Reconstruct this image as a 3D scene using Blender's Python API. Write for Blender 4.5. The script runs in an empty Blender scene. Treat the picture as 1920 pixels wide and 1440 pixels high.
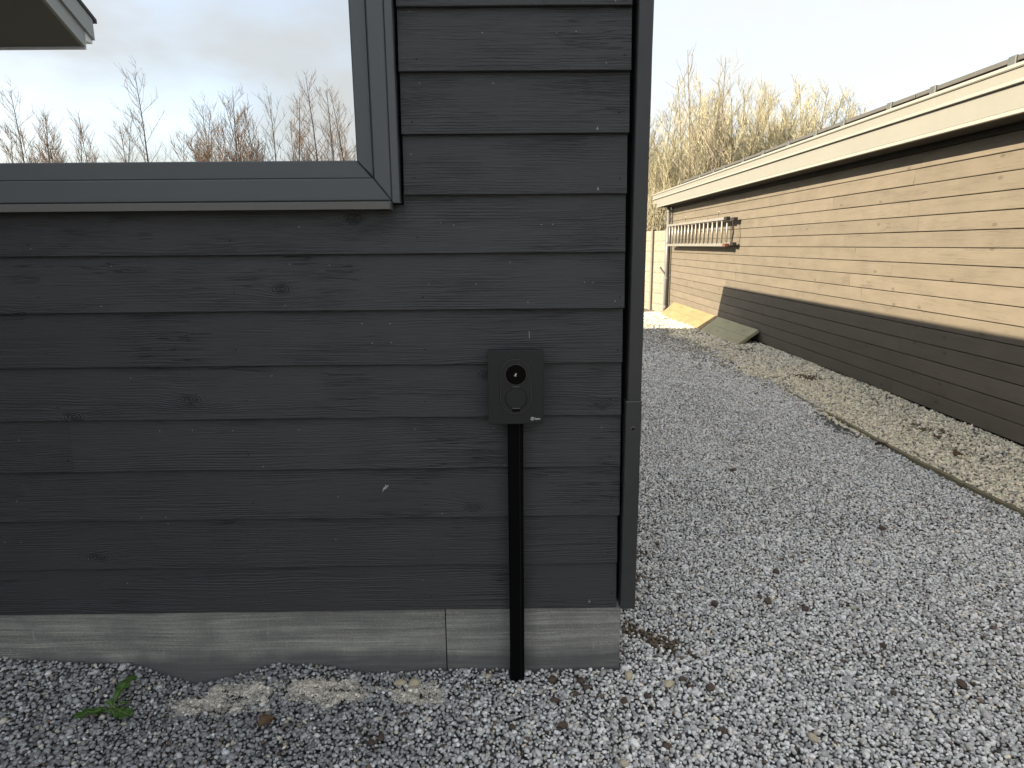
import bpy, math, random
import numpy as np
from mathutils import Vector, Matrix, noise as mnoise

sc = bpy.context.scene
COL = sc.collection
random.seed(7)
RNG = np.random.default_rng(11)

# ------------------------------------------------------------------ camera
F_PX = 1232.3
PITCH, ROLL, YAW = (math.radians(a) for a in (11.924, 0.490, 0.482))
CAM_H = 1.53
fw = Vector((math.sin(YAW) * math.cos(PITCH), math.cos(YAW) * math.cos(PITCH), -math.sin(PITCH)))
r0 = Vector((math.cos(YAW), -math.sin(YAW), 0))
u0 = r0.cross(fw)
iR = math.cos(ROLL) * r0 - math.sin(ROLL) * u0
iU = math.sin(ROLL) * r0 + math.cos(ROLL) * u0
cam_d = bpy.data.cameras.new('camera')
cam_d.sensor_fit = 'HORIZONTAL'
cam_d.sensor_width = 36.0
cam_d.lens = 36.0 * F_PX / 1920.0
cam_d.clip_start = 0.05
cam_d.clip_end = 2000
cam = bpy.data.objects.new('camera', cam_d)
COL.objects.link(cam)
m = Matrix.Identity(4)
for i in range(3):
    m[i][0], m[i][1], m[i][2] = iR[i], iU[i], -fw[i]
m[2][3] = CAM_H
cam.matrix_world = m
sc.camera = cam

# ------------------------------------------------------------------ sky, sun, exposure
SUN_TO = Vector((-1.0, -0.25, 0.5)).normalized()
SUN_EL = math.asin(SUN_TO.z)
SUN_ROT = math.atan2(SUN_TO.x, SUN_TO.y)
world = bpy.data.worlds.new('World')
sc.world = world
world.use_nodes = True
wn, wl = world.node_tree.nodes, world.node_tree.links
wn.clear()
w_out = wn.new('ShaderNodeOutputWorld')
w_bg = wn.new('ShaderNodeBackground')
w_bg.inputs['Strength'].default_value = 0.12
w_sky = wn.new('ShaderNodeTexSky')
w_sky.sky_type = 'NISHITA'
w_sky.sun_disc = False
w_sky.sun_elevation = SUN_EL
w_sky.sun_rotation = SUN_ROT
w_sky.air_density = 1.0
w_sky.dust_density = 1.5
w_sky.ozone_density = 1.5
# thin high cloud and haze over the whole dome
w_tc = wn.new('ShaderNodeTexCoord')
w_map = wn.new('ShaderNodeMapping')
w_map.inputs['Scale'].default_value = (1.0, 1.0, 2.6)
w_map.inputs['Location'].default_value = (0.9, 0.35, 0.2)
w_noi = wn.new('ShaderNodeTexNoise')
w_noi.inputs['Scale'].default_value = 2.6
w_noi.inputs['Detail'].default_value = 6.0
w_noi.inputs['Roughness'].default_value = 0.52
w_ramp = wn.new('ShaderNodeValToRGB')
w_ramp.color_ramp.elements[0].position = 0.36
w_ramp.color_ramp.elements[0].color = (0.58, 0.58, 0.58, 1)
w_ramp.color_ramp.elements[1].position = 0.62
w_ramp.color_ramp.elements[1].color = (0.93, 0.93, 0.93, 1)
w_mix = wn.new('ShaderNodeMix')
w_mix.data_type = 'RGBA'
w_mix.inputs['B'].default_value = (1.99, 1.97, 1.87, 1)
wl.new(w_tc.outputs['Generated'], w_map.inputs['Vector'])
wl.new(w_map.outputs['Vector'], w_noi.inputs['Vector'])
wl.new(w_noi.outputs['Fac'], w_ramp.inputs['Fac'])
wl.new(w_ramp.outputs['Color'], w_mix.inputs['Factor'])
wl.new(w_sky.outputs['Color'], w_mix.inputs['A'])
wl.new(w_mix.outputs['Result'], w_bg.inputs['Color'])
wl.new(w_bg.outputs['Background'], w_out.inputs['Surface'])

sun_d = bpy.data.lights.new('sun', 'SUN')
sun_d.energy = 3.8
sun_d.angle = math.radians(0.6)
sun_d.color = (1.0, 0.85, 0.63)
sun = bpy.data.objects.new('sun', sun_d)
COL.objects.link(sun)
sun.rotation_euler = SUN_TO.to_track_quat('Z', 'Y').to_euler()
sun.location = SUN_TO * 40

sc.view_settings.view_transform = 'Standard'
sc.view_settings.look = 'None'
sc.view_settings.gamma = 1.0
sc.view_settings.use_curve_mapping = False
sc.view_settings.exposure = 2.0
sc.render.engine = 'CYCLES'
sc.cycles.max_bounces = 6
sc.cycles.diffuse_bounces = 3
sc.cycles.glossy_bounces = 3
sc.cycles.use_denoising = True

# ------------------------------------------------------------------ helpers: objects
def tag(o, label=None, cat=None, group=None, kind=None):
    if label: o['label'] = label
    if cat: o['category'] = cat
    if group: o['group'] = group
    if kind: o['kind'] = kind
    return o

def empty(name, loc, label, cat, group=None):
    o = bpy.data.objects.new(name, None)
    o.empty_display_size = 0.1
    COL.objects.link(o)
    o.location = loc
    return tag(o, label, cat, group)

def wloc(o):
    v = Vector((0, 0, 0))
    while o is not None:
        v += o.location
        o = o.parent
    return v

def mesh_obj(name, V, Fc, mat, parent=None, origin=None, smooth=False):
    """V in world coordinates."""
    V = np.asarray(V, float)
    if parent is not None:
        org = wloc(parent)
    elif origin is not None:
        org = Vector(origin)
    else:
        mn, mx = V.min(0), V.max(0)
        org = Vector(((mn[0] + mx[0]) / 2, (mn[1] + mx[1]) / 2, mn[2]))
    me = bpy.data.meshes.new(name)
    me.from_pydata((V - np.array(org)).tolist(), [], [list(f) for f in Fc])
    me.validate()
    me.update()
    me.materials.append(mat)
    if smooth:
        me.polygons.foreach_set('use_smooth', [True] * len(me.polygons))
    o = bpy.data.objects.new(name, me)
    COL.objects.link(o)
    if parent is not None:
        o.parent = parent
    else:
        o.location = org
    return o

def copy_tree(o, parent=None):
    c = o.copy()
    COL.objects.link(c)
    c.parent = parent
    for ch in list(o.children):
        copy_tree(ch, c)
    return c

class MB:
    def __init__(s): s.v, s.f = [], []
    def add(s, V, Fc):
        b = len(s.v)
        s.v += [tuple(p) for p in V]
        s.f += [tuple(i + b for i in q) for q in Fc]
        return s
    def box(s, x0, x1, y0, y1, z0, z1):
        V = [(x, y, z) for x in (x0, x1) for y in (y0, y1) for z in (z0, z1)]
        return s.add(V, [(0, 1, 3, 2), (4, 6, 7, 5), (0, 4, 5, 1), (2, 3, 7, 6), (0, 2, 6, 4), (1, 5, 7, 3)])
    def bbox(s, x0, x1, y0, y1, z0, z1, b):
        """chamfered box"""
        V = []
        cen = ((x0 + x1) / 2, (y0 + y1) / 2, (z0 + z1) / 2)
        h = ((x1 - x0) / 2, (y1 - y0) / 2, (z1 - z0) / 2)
        b = min(b, *[q * .9 for q in h])
        idx = {}
        for sx in (-1, 1):
            for sy in (-1, 1):
                for sz in (-1, 1):
                    for a in range(3):
                        p = [sx * (h[0] - b), sy * (h[1] - b), sz * (h[2] - b)]
                        p[a] = (sx, sy, sz)[a] * h[a]
                        idx[(sx, sy, sz, a)] = len(V)
                        V.append([p[i] + cen[i] for i in range(3)])
        Fc = []
        for a in range(3):
            o1, o2 = [(1, 2), (2, 0), (0, 1)][a]
            for sg in (-1, 1):
                q = []
                for (p1, p2) in ((-1, -1), (1, -1), (1, 1), (-1, 1)):
                    k = [0, 0, 0]; k[a] = sg; k[o1] = p1; k[o2] = p2
                    q.append(idx[(k[0], k[1], k[2], a)])
                Fc.append(q if sg > 0 else q[::-1])
            for p1 in (-1, 1):
                for p2 in (-1, 1):
                    q = []
                    for sg, fa in ((-1, o1), (1, o1), (1, o2), (-1, o2)):
                        k = [0, 0, 0]; k[a] = sg; k[o1] = p1; k[o2] = p2
                        q.append(idx[(k[0], k[1], k[2], fa)])
                    Fc.append(q if p1 * p2 < 0 else q[::-1])
        for sx in (-1, 1):
            for sy in (-1, 1):
                for sz in (-1, 1):
                    q = [idx[(sx, sy, sz, a)] for a in range(3)]
                    Fc.append(q if sx * sy * sz > 0 else q[::-1])
        return s.add(V, Fc)
    def prism(s, poly, y0, y1, b=0.0):
        """poly in (x,z) anticlockwise seen from -y; front at y0, back at y1, front edge chamfered by b"""
        n = len(poly)
        P = [Vector(p) for p in poly]
        c = sum(P, Vector((0, 0))) / n
        L = []
        if b > 0:
            ins = []
            for i in range(n):
                e1 = (P[i] - P[i - 1]).normalized(); e2 = (P[(i + 1) % n] - P[i]).normalized()
                n1 = Vector((-e1.y, e1.x)); n2 = Vector((-e2.y, e2.x))
                d = (n1 + n2); d = d / max(1e-6, 1 + n1.dot(n2))
                ins.append(P[i] + d * b)
            L.append([(p.x, y0, p.y) for p in ins])
            L.append([(p.x, y0 + b, p.y) for p in P])
        else:
            L.append([(p.x, y0, p.y) for p in P])
        L.append([(p.x, y1, p.y) for p in P])
        return s.loft(L, True)
    def loft(s, L, caps=True):
        n = len(L[0])
        V = [p for l in L for p in l]
        Fc = []
        for k in range(len(L) - 1):
            for i in range(n):
                j = (i + 1) % n
                Fc.append((k * n + i, (k + 1) * n + i, (k + 1) * n + j, k * n + j))
        if caps:
            Fc.append(tuple(range(n)))
            Fc.append(tuple((len(L) - 1) * n + i for i in range(n))[::-1])
        return s.add(V, Fc)
    def tube(s, pts, rad, n=8, caps=True):
        L = []
        pts = [Vector(p) for p in pts]
        if not hasattr(rad, '__len__'): rad = [rad] * len(pts)
        for i, p in enumerate(pts):
            t = (pts[min(i + 1, len(pts) - 1)] - pts[max(i - 1, 0)]).normalized()
            a = Vector((0, 0, 1)) if abs(t.z) < .9 else Vector((1, 0, 0))
            u = t.cross(a).normalized(); v = t.cross(u)
            L.append([tuple(p + (u * math.cos(q) + v * math.sin(q)) * rad[i]) for q in [2 * math.pi * k / n for k in range(n)]])
        return s.loft(L, caps)
    def build(s, name, mat, parent=None, smooth=False, origin=None):
        return mesh_obj(name, s.v, s.f, mat, parent, origin, smooth)

def fbm(x, y=0., z=0.):
    return mnoise.fractal(Vector((x, y, z)), 1.0, 2.0, 3)

# ------------------------------------------------------------------ helpers: materials
class NT:
    def __init__(s, name):
        s.mat = bpy.data.materials.new(name)
        s.mat.use_nodes = True
        s.n = s.mat.node_tree.nodes
        s.l = s.mat.node_tree.links
        s.b = s.n['Principled BSDF']
    def new(s, t, **kw):
        o = s.n.new(t)
        for k, v in kw.items(): setattr(o, k, v)
        return o
    def put(s, sock, v):
        if isinstance(v, bpy.types.NodeSocket): s.l.new(v, sock)
        else: sock.default_value = v
    def math(s, op, a, b=0.0, c=None, clamp=False):
        o = s.new('ShaderNodeMath', operation=op)
        o.use_clamp = clamp
        s.put(o.inputs[0], a); s.put(o.inputs[1], b)
        if c is not None: s.put(o.inputs[2], c)
        return o.outputs[0]
    def mapr(s, v, a, b, c=0.0, d=1.0):
        o = s.new('ShaderNodeMapRange'); o.clamp = True
        s.put(o.inputs[0], v)
        for i, q in enumerate((a, b, c, d)): o.inputs[i + 1].default_value = q
        return o.outputs[0]
    def noise(s, vec, scale=1.0, detail=2.0, rough=.5, dist=0.):
        o = s.new('ShaderNodeTexNoise')
        if vec is not None: s.put(o.inputs['Vector'], vec)
        o.inputs['Scale'].default_value = scale; o.inputs['Detail'].default_value = detail
        o.inputs['Roughness'].default_value = rough; o.inputs['Distortion'].default_value = dist
        return o.outputs['Fac']
    def vor(s, vec, scale=1.0, out='Distance'):
        o = s.new('ShaderNodeTexVoronoi')
        s.put(o.inputs['Vector'], vec); o.inputs['Scale'].default_value = scale
        return o.outputs[out]
    def sep(s, v):
        o = s.new('ShaderNodeSeparateXYZ'); s.put(o.inputs[0], v); return o.outputs
    def comb(s, x, y, z):
        o = s.new('ShaderNodeCombineXYZ')
        for i, q in enumerate((x, y, z)): s.put(o.inputs[i], q)
        return o.outputs[0]
    def vmul(s, v, k):
        o = s.new('ShaderNodeVectorMath', operation='MULTIPLY'); s.put(o.inputs[0], v); o.inputs[1].default_value = k; return o.outputs[0]
    def mix(s, fac, a, b, blend='MIX'):
        o = s.new('ShaderNodeMix', data_type='RGBA', blend_type=blend)
        s.put(o.inputs['Factor'], fac)
        for k, v in (('A', a), ('B', b)):
            if isinstance(v, tuple) and len(v) == 3: v = v + (1,)
            s.put(o.inputs[k], v)
        return o.outputs['Result']
    def bump(s, h, strength=.5, dist=.002):
        o = s.new('ShaderNodeBump')
        o.inputs['Strength'].default_value = strength; o.inputs['Distance'].default_value = dist
        s.put(o.inputs['Height'], h)
        s.l.new(o.outputs[0], s.b.inputs['Normal'])
    def objco(s, rnd=40.0):
        tc = s.new('ShaderNodeTexCoord'); oi = s.new('ShaderNodeObjectInfo')
        k = s.math('MULTIPLY', oi.outputs['Random'], rnd)
        a = s.new('ShaderNodeVectorMath', operation='ADD')
        s.l.new(tc.outputs['Object'], a.inputs[0]); s.l.new(s.comb(k, 0.0, s.math('MULTIPLY', k, 1.7)), a.inputs[1])
        return a.outputs[0], oi.outputs['Random']
    def fin(s, col=None, rough=None, spec=None, metal=None):
        if col is not None:
            s.put(s.b.inputs['Base Color'], col + (1,) if isinstance(col, tuple) and len(col) == 3 else col)
        if rough is not None: s.put(s.b.inputs['Roughness'], rough)
        if spec is not None: s.b.inputs['Specular IOR Level'].default_value = spec
        if metal is not None: s.b.inputs['Metallic'].default_value = metal
        return s.mat

def plain(name, col, rough=.6, spec=.4, metal=0., var=.12, nscale=6., bump=0., bscale=40.):
    t = NT(name)
    co, rnd = t.objco(9.)
    n = t.noise(co, nscale, 5., .6)
    n2 = t.noise(co, nscale * 9, 3., .6)
    f = t.math('ADD', t.math('MULTIPLY', n, .7), t.math('MULTIPLY', n2, .3))
    c = t.mix(t.mapr(f, .3, .7), tuple(q * (1 - var) for q in col), tuple(min(1, q * (1 + var)) for q in col))
    if bump > 0: t.bump(t.noise(co, bscale, 4., .65), bump, .003)
    return t.fin(c, t.mapr(n2, .3, .7, max(.02, rough - .06), rough + .06), spec, metal)

def wood(name, dark, light, axis='x', ring=0.0085, bump=.6, bdist=.0016, rough=.6, spec=.35, knot=None, specks=False,
         tonevar=.10, knot_col=.75, coarse=1.0, kpick=.45, ringtone=.45, cracktone=.7):
    """sawn boards: rings that bend round knots, fibres, saw marks"""
    t = NT(name)
    co, rnd = t.objco(41.)
    X, Y, Z = t.sep(co)
    A = X if axis == 'x' else Y
    # low-frequency warp of the ring field
    w1 = t.noise(t.comb(t.math('MULTIPLY', A, .9), 0., t.math('MULTIPLY', Z, 4.5)), 1.0, 2., .5)
    w2 = t.noise(t.comb(t.math('MULTIPLY', A, 5.), 3., t.math('MULTIPLY', Z, 14.)), 1.0, 3., .55)
    # knots
    kv = t.new('ShaderNodeTexVoronoi'); kv.feature = 'F1'; kv.voronoi_dimensions = '2D'
    t.put(kv.inputs['Vector'], t.comb(t.math('MULTIPLY', A, 2.3), t.math('MULTIPLY', Z, 4.6), 0.))
    kv.inputs['Scale'].default_value = 1.0
    kd = kv.outputs['Distance']
    hasb = t.math('GREATER_THAN', t.sep(kv.outputs['Color'])[0], kpick)
    kfall = t.math('MULTIPLY', t.mapr(kd, .02, .34, 1., 0.), hasb)
    kcore = t.math('MULTIPLY', t.mapr(kd, .05, .085, 1., 0.), hasb)
    ph = t.math('ADD', t.math('MULTIPLY', Z, 2 * math.pi / ring),
                t.math('ADD', t.math('MULTIPLY', w1, 46.), t.math('MULTIPLY', w2, 13.)))
    ph = t.math('ADD', ph, t.math('MULTIPLY', t.math('MULTIPLY', kfall, kfall), 16.))
    rings = t.math('POWER', t.math('MULTIPLY_ADD', t.math('SINE', ph), .5, .5), 2.2)
    line2 = t.mapr(t.noise(t.comb(t.math('MULTIPLY', A, 1.7), 5., t.math('ADD', t.math('MULTIPLY', Z, 95.), t.math('MULTIPLY', w1, 9.))), 1., 3., .6), .46, .64)
    amp = t.mapr(t.noise(t.comb(t.math('MULTIPLY', A, 1.9), 7., t.math('MULTIPLY', Z, 9.)), 1., 4., .65), .42, .66, .0, 1.)
    rings = t.math('MAXIMUM', t.math('MULTIPLY', rings, .75), line2)
    fib = t.noise(t.comb(t.math('MULTIPLY', A, 9.), 1., t.math('MULTIPLY', Z, 330.)), 1., 3., .65)
    saw = t.noise(t.comb(t.math('MULTIPLY', A, 70.), 2., t.math('MULTIPLY', Z, 190.)), 1., 3., .7)
    h = t.math('ADD', t.math('MULTIPLY', t.math('MULTIPLY', rings, amp), -1.0),
               t.math('ADD', t.math('MULTIPLY', fib, .75 * coarse), t.math('MULTIPLY', t.math('MULTIPLY', saw, amp), .5 * coarse)))
    # drying cracks: thin long lines
    cr = t.noise(t.comb(t.math('MULTIPLY', A, 1.1), 9., t.math('MULTIPLY', Z, 26.)), 1., 4., .6)
    crack = t.mapr(t.math('ABSOLUTE', t.math('SUBTRACT', cr, .5)), 0., .007, 1., 0.)
    crack = t.math('MULTIPLY', crack, t.mapr(t.noise(co, 2.2, 2.), .56, .70))
    h = t.math('SUBTRACT', h, t.math('MULTIPLY', crack, 1.5))
    kr = t.math('MULTIPLY', t.math('SINE', t.math('MULTIPLY', kd, 230.)), t.math('MULTIPLY', t.mapr(kd, .06, .12, 1., 0.), hasb))
    h = t.math('ADD', h, t.math('MULTIPLY', kr, .4))
    t.bump(h, bump, bdist)
    tone = t.math('ADD', t.math('MULTIPLY', t.math('MULTIPLY', rings, amp), ringtone),
                  t.math('ADD', t.math('MULTIPLY', fib, .35), t.math('MULTIPLY', t.noise(co, 3.1, 4., .6), .55)))
    col = t.mix(t.mapr(tone, .25, .95), light, dark)
    col = t.mix(1.0, col, t.mix(rnd, (1 - tonevar,) * 3, (1 + tonevar,) * 3), 'MULTIPLY')
    if knot_col is not None:
        kc = t.math('MULTIPLY', kcore, .5)
        col = t.mix(kc, col, tuple(q * knot_col for q in dark))
    col = t.mix(t.math('MULTIPLY', crack, cracktone), col, tuple(q * .25 for q in dark))
    if specks:
        sv = t.new('ShaderNodeTexVoronoi'); sv.voronoi_dimensions = '2D'
        t.put(sv.inputs['Vector'], t.comb(A, Z, 0.)); sv.inputs['Scale'].default_value = 16.
        pick = t.math('GREATER_THAN', t.sep(sv.outputs['Color'])[1], .92)
        dot = t.math('MULTIPLY', t.mapr(sv.outputs['Distance'], .018, .030, 1., 0.), pick)
        col = t.mix(t.math('MULTIPLY', dot, .75), col, (.42, .41, .38))
    return t.fin(col, t.mapr(fib, .3, .7, rough - .08, rough + .08), spec)

M = {}
M['charcoal'] = wood('charcoal_painted_timber', (.0185, .0192, .0206), (.0385, .0396, .0424), 'x', specks=True, bump=1.0, bdist=.0024, rough=.5, spec=.5, tonevar=.09, knot_col=.8, kpick=.70, ringtone=.22, cracktone=.35)
M['core'] = plain('dark_building_paper', (.006, .006, .006), .9, .1)
M['post'] = plain('charcoal_coated_corner', (.036, .0365, .0375), .48, .5, var=.14, nscale=4., bump=.22, bscale=22.)
M['frame'] = plain('anthracite_window_profile', (.080, .089, .095), .42, .5, var=.04, nscale=3., bump=.05, bscale=160.)
M['sill'] = plain('grey_aluminium_sill', (.115, .114, .107), .45, .5, var=.06, nscale=5.)
M['black'] = plain('black_plastic_duct', (.0016, .0016, .0018), .6, .08, var=.1)
M['charger'] = plain('matt_black_plastic', (.0132, .0142, .0150), .5, .4, var=.04, nscale=8., bump=.04, bscale=900.)
M['charger2'] = plain('matt_black_plastic_panel', (.0122, .0131, .0139), .42, .4, var=.04, nscale=8.)
M['gloss_black'] = plain('glossy_black_display', (.0010, .0010, .0012), .06, .10, var=.0)
M['ring'] = plain('dark_chrome_ring', (.10, .105, .11), .3, .5, 1.0, var=.05)
M['edge'] = plain('worn_black_edge', (.09, .092, .094), .35, .5, var=.1)
M['white_print'] = plain('white_print', (.72, .72, .70), .6, .3, var=.02)
M['mark'] = plain('pale_scuff', (.30, .29, .26), .8, .2, var=.3, nscale=60.)
M['roof_felt'] = plain('roof_felt', (.03, .03, .032), .9, .2, var=.3)

def concrete_plinth():
    t = NT('wood_grained_concrete')
    co, rnd = t.objco(23.)
    X, Y, Z = t.sep(co)
    w1 = t.noise(t.comb(t.math('MULTIPLY', X, 1.6), 0., t.math('MULTIPLY', Z, 5.)), 1., 3., .5)
    ph = t.math('ADD', t.math('MULTIPLY', Z, 420.), t.math('MULTIPLY', w1, 42.))
    rings = t.math('MULTIPLY_ADD', t.math('SINE', ph), .5, .5)
    fib = t.noise(t.comb(t.math('MULTIPLY', X, 4.), 1., t.math('MULTIPLY', Z, 240.)), 1., 4., .65)
    pit = t.noise(t.vmul(co, (130., 130., 130.)), 1., 4., .7)
    blot = t.noise(t.vmul(co, (5., 1., 9.)), 1., 5., .62)
    vert = t.noise(t.comb(t.math('MULTIPLY', X, 90.), 4., t.math('MULTIPLY', Z, 5.)), 1., 4., .7)
    h = t.math('ADD', t.math('MULTIPLY', fib, .5), t.math('ADD', t.math('MULTIPLY', fib, .7), t.math('MULTIPLY', pit, .5)))
    t.bump(h, .6, .0015)
    ln = t.mapr(t.noise(t.comb(t.math('MULTIPLY', X, .8), 6., t.math('ADD', t.math('MULTIPLY', Z, 70.), t.math('MULTIPLY', w1, 5.))), 1., 4., .62), .42, .62)
    rings = ln
    k = t.math('ADD', t.math('MULTIPLY', fib, .55), t.math('ADD', t.math('MULTIPLY', rings, .16), t.math('MULTIPLY', pit, .42)))
    c = t.mix(t.mapr(k, .36, .80), (.11, .111, .106), (.49, .485, .435))
    c = t.mix(t.mapr(blot, .40, .70, 0., .75), c, (.145, .145, .142))
    c = t.mix(t.math('MULTIPLY', t.mapr(vert, .60, .74), t.mapr(pit, .4, .6, 0., .8)), c, (.46, .46, .44))
    # damp tide mark with its own ragged outline above the gravel
    gz = t.new('ShaderNodeNewGeometry')
    wz = t.sep(gz.outputs['Position'])[2]
    wx = t.sep(gz.outputs['Position'])[0]
    tide = t.noise(t.comb(t.math('MULTIPLY', wx, 3.3), 11., 0.), 1., 5., .62)
    lim = t.math('MULTIPLY_ADD', tide, .16, .005)
    edge = t.math('SUBTRACT', t.math('ADD', lim, t.math('MULTIPLY', pit, .02)), wz)
    c = t.mix(t.mapr(edge, -.022, .022, 0., .72), c, (.085, .089, .092))
    return t.fin(c, .8, .3)
M['plinth'] = concrete_plinth()

def glass_mat():
    t = NT('reflective_window_glass')
    co, rnd = t.objco(3.)
    n = t.noise(co, 1.3, 2., .5)
    t.bump(n, .03, .004)
    sm = t.noise(co, 2.2, 5., .6)
    t.fin(t.mix(t.mapr(sm, .35, .7), (.70, .71, .715), (.67, .685, .695)), .0, .5, 1.0)
    return t.mat
M['glass'] = glass_mat()

M['shed'] = wood('brown_grey_stained_timber', (.100, .086, .067), (.153, .133, .105), 'y', ring=.010, bump=.8, bdist=.002, rough=.75, spec=.2, tonevar=.07, knot_col=.6, kpick=.8)
M['shed_core'] = plain('shed_core', (.012, .011, .010), .95, .1)
M['fascia'] = plain('beige_grey_fascia', (.190, .187, .164), .5, .4, var=.05, nscale=1.5)
M['fascia2'] = plain('pale_aluminium_trim', (.25, .245, .215), .4, .5, var=.05)
M['soffit'] = plain('dark_soffit', (.045, .040, .034), .8, .2, var=.15)
M['wing_fascia'] = plain('grey_wing_fascia', (.34, .35, .34), .5, .4, var=.04)
M['wing_soffit'] = plain('olive_grey_soffit', (.19, .187, .165), .8, .2, var=.06, nscale=2.)
M['ghost_white'] = plain('white_ghost_line', (.85, .85, .86), .5, .4, var=.02)  # white for the eave's ghost reflection line, built as strips
M['tile'] = plain('dark_roof_covering', (.05, .05, .052), .7, .3, var=.2)
M['pipe'] = plain('grey_plastic_pipe', (.15, .152, .16), .4, .5, var=.08)
M['alu'] = plain('dull_aluminium', (.33, .315, .28), .42, .5, .55, var=.1, nscale=8.)
M['rubber'] = plain('black_rubber', (.02, .018, .017), .8, .3)
M['red'] = plain('red_plastic', (.12, .05, .035), .6, .3)
M['panel_frame'] = plain('panel_frame', (.10, .096, .085), .45, .5, .3, var=.15)
M['cell'] = plain('panel_cells', (.012, .014, .022), .12, .5)
M['clamp'] = plain('grey_clamp', (.10, .105, .10), .5, .5, .4)
M['plank_y'] = wood('fresh_yellow_plank', (.165, .115, .058), (.27, .205, .11), 'y', ring=.016, bump=.5, rough=.75, spec=.2, knot_col=.35)
M['plank_g'] = wood('green_treated_plank', (.25, .235, .145), (.40, .375, .25), 'y', ring=.016, bump=.5, rough=.8, spec=.2, knot_col=.35)
M['edging'] = wood('weathered_edging', (.12, .105, .065), (.24, .215, .145), 'y', ring=.009, bump=.8, rough=.85, spec=.15)
M['fence'] = plain('rock_faced_concrete', (.235, .212, .168), .85, .25, var=.22, nscale=9., bump=1.0, bscale=14.)
M['fence_post'] = plain('smooth_concrete_post', (.16, .152, .132), .85, .25, var=.12, bump=.2, bscale=40.)

def vcol(name, rough=.75, spec=.3, nb=160., bstr=.25):
    t = NT(name)
    a = t.new('ShaderNodeAttribute'); a.attribute_name = 'tint'
    co, rnd = t.objco(0.)
    n = t.noise(co, nb, 4., .65)
    n2 = t.noise(co, nb * .35, 3., .6)
    c = t.mix(1.0, a.outputs['Color'], t.mix(t.mapr(t.math('ADD', t.math('MULTIPLY', n, .5), t.math('MULTIPLY', n2, .5)), .3, .7), (.72,) * 3, (1.25,) * 3), 'MULTIPLY')
    t.bump(n, bstr, .002)
    return t.fin(c, rough, spec)
M['stone'] = vcol('crushed_stone')
M['brown_stone'] = plain('brown_stone', (.085, .060, .046), .7, .35, var=.35, nscale=40., bump=.4, bscale=120.)
M['cream_stone'] = plain('cream_stone', (.48, .42, .30), .7, .35, var=.25, nscale=50., bump=.4, bscale=120.)
M['leaf_green'] = plain('dandelion_leaf', (.048, .105, .018), .5, .4, var=.3, nscale=30., bump=.3, bscale=120.)
M['leaf_rib'] = plain('dandelion_rib', (.13, .21, .06), .5, .4)
M['leaf_brown'] = plain('dry_leaf', (.115, .075, .045), .7, .3, var=.35, nscale=30., bump=.4, bscale=90.)
M['bark'] = plain('grey_green_bark', (.15, .135, .085), .85, .2, var=.25, nscale=4., bump=.5, bscale=12.)
M['twig_y'] = plain('yellow_green_twigs', (.36, .33, .225), .75, .25, var=.3, nscale=1.2)
M['bud'] = plain('yellow_green_buds', (.42, .395, .235), .6, .3, var=.3, nscale=1.5)
M['bark2'] = plain('grey_brown_bark', (.10, .085, .072), .85, .2, var=.25, nscale=4.)
M['twig_r'] = plain('red_brown_twigs', (.35, .25, .18), .75, .25, var=.3, nscale=1.2)
M['twig_g'] = plain('grey_twigs', (.32, .275, .23), .75, .25, var=.25, nscale=1.2)
M['moss'] = plain('dry_moss', (.14, .10, .05), .95, .1, var=.4, nscale=60.)

def ground_mat():
    t = NT('ground_under_gravel')
    g = t.new('ShaderNodeNewGeometry'); p = g.outputs['Position']
    v = t.vor(p, 62., 'Color'); d = t.vor(p, 62., 'Distance')
    r = t.sep(v)[0]
    n = t.noise(p, 1.1, 5., .6)
    c = t.mix(r, (.10, .10, .10), (.33, .33, .33))
    c = t.mix(t.mapr(d, .25, .75), c, (.05, .05, .05))
    px = t.sep(p)[0]; py = t.sep(p)[1]
    # lawn and soil well away from the yard
    far = t.math('MAXIMUM', t.mapr(t.math('ABSOLUTE', py), 19., 24.), t.mapr(t.math('ABSOLUTE', px), 12., 16.))
    c = t.mix(far, c, t.mix(n, (.06, .07, .03), (.12, .11, .06)))
    t.bump(t.math('SUBTRACT', 1., d), .8, .012)
    return t.fin(c, .9, .2)
M['ground'] = ground_mat()

def sand_mat():
    t = NT('grey_beige_sand')
    g = t.new('ShaderNodeNewGeometry'); p = g.outputs['Position']
    n = t.noise(p, 60., 6., .7); n2 = t.noise(p, 500., 3., .7)
    c = t.mix(t.mapr(n, .3, .7), (.30, .27, .21), (.46, .42, .335))
    c = t.mix(1., c, t.mix(n2, (.7,) * 3, (1.25,) * 3), 'MULTIPLY')
    t.bump(t.math('ADD', n, t.math('MULTIPLY', n2, .5)), .9, .006)
    return t.fin(c, .95, .1)
M['sand'] = sand_mat()

# ------------------------------------------------------------------ ground
PL_X = np.array([-6, -1.825, -1.542, -1.352, -1.262, -1.133, -.995, -.837, -.68, -.494, -.223, .40, .9, 6])
PL_Z = np.array([.09, .102, .087, .077, .037, -.013, .018, .063, .048, .016, .028, .022, .012, .0])
XS = 3.85          # shed wall: x = XS + SK*y
SK = 0.0113

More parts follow.
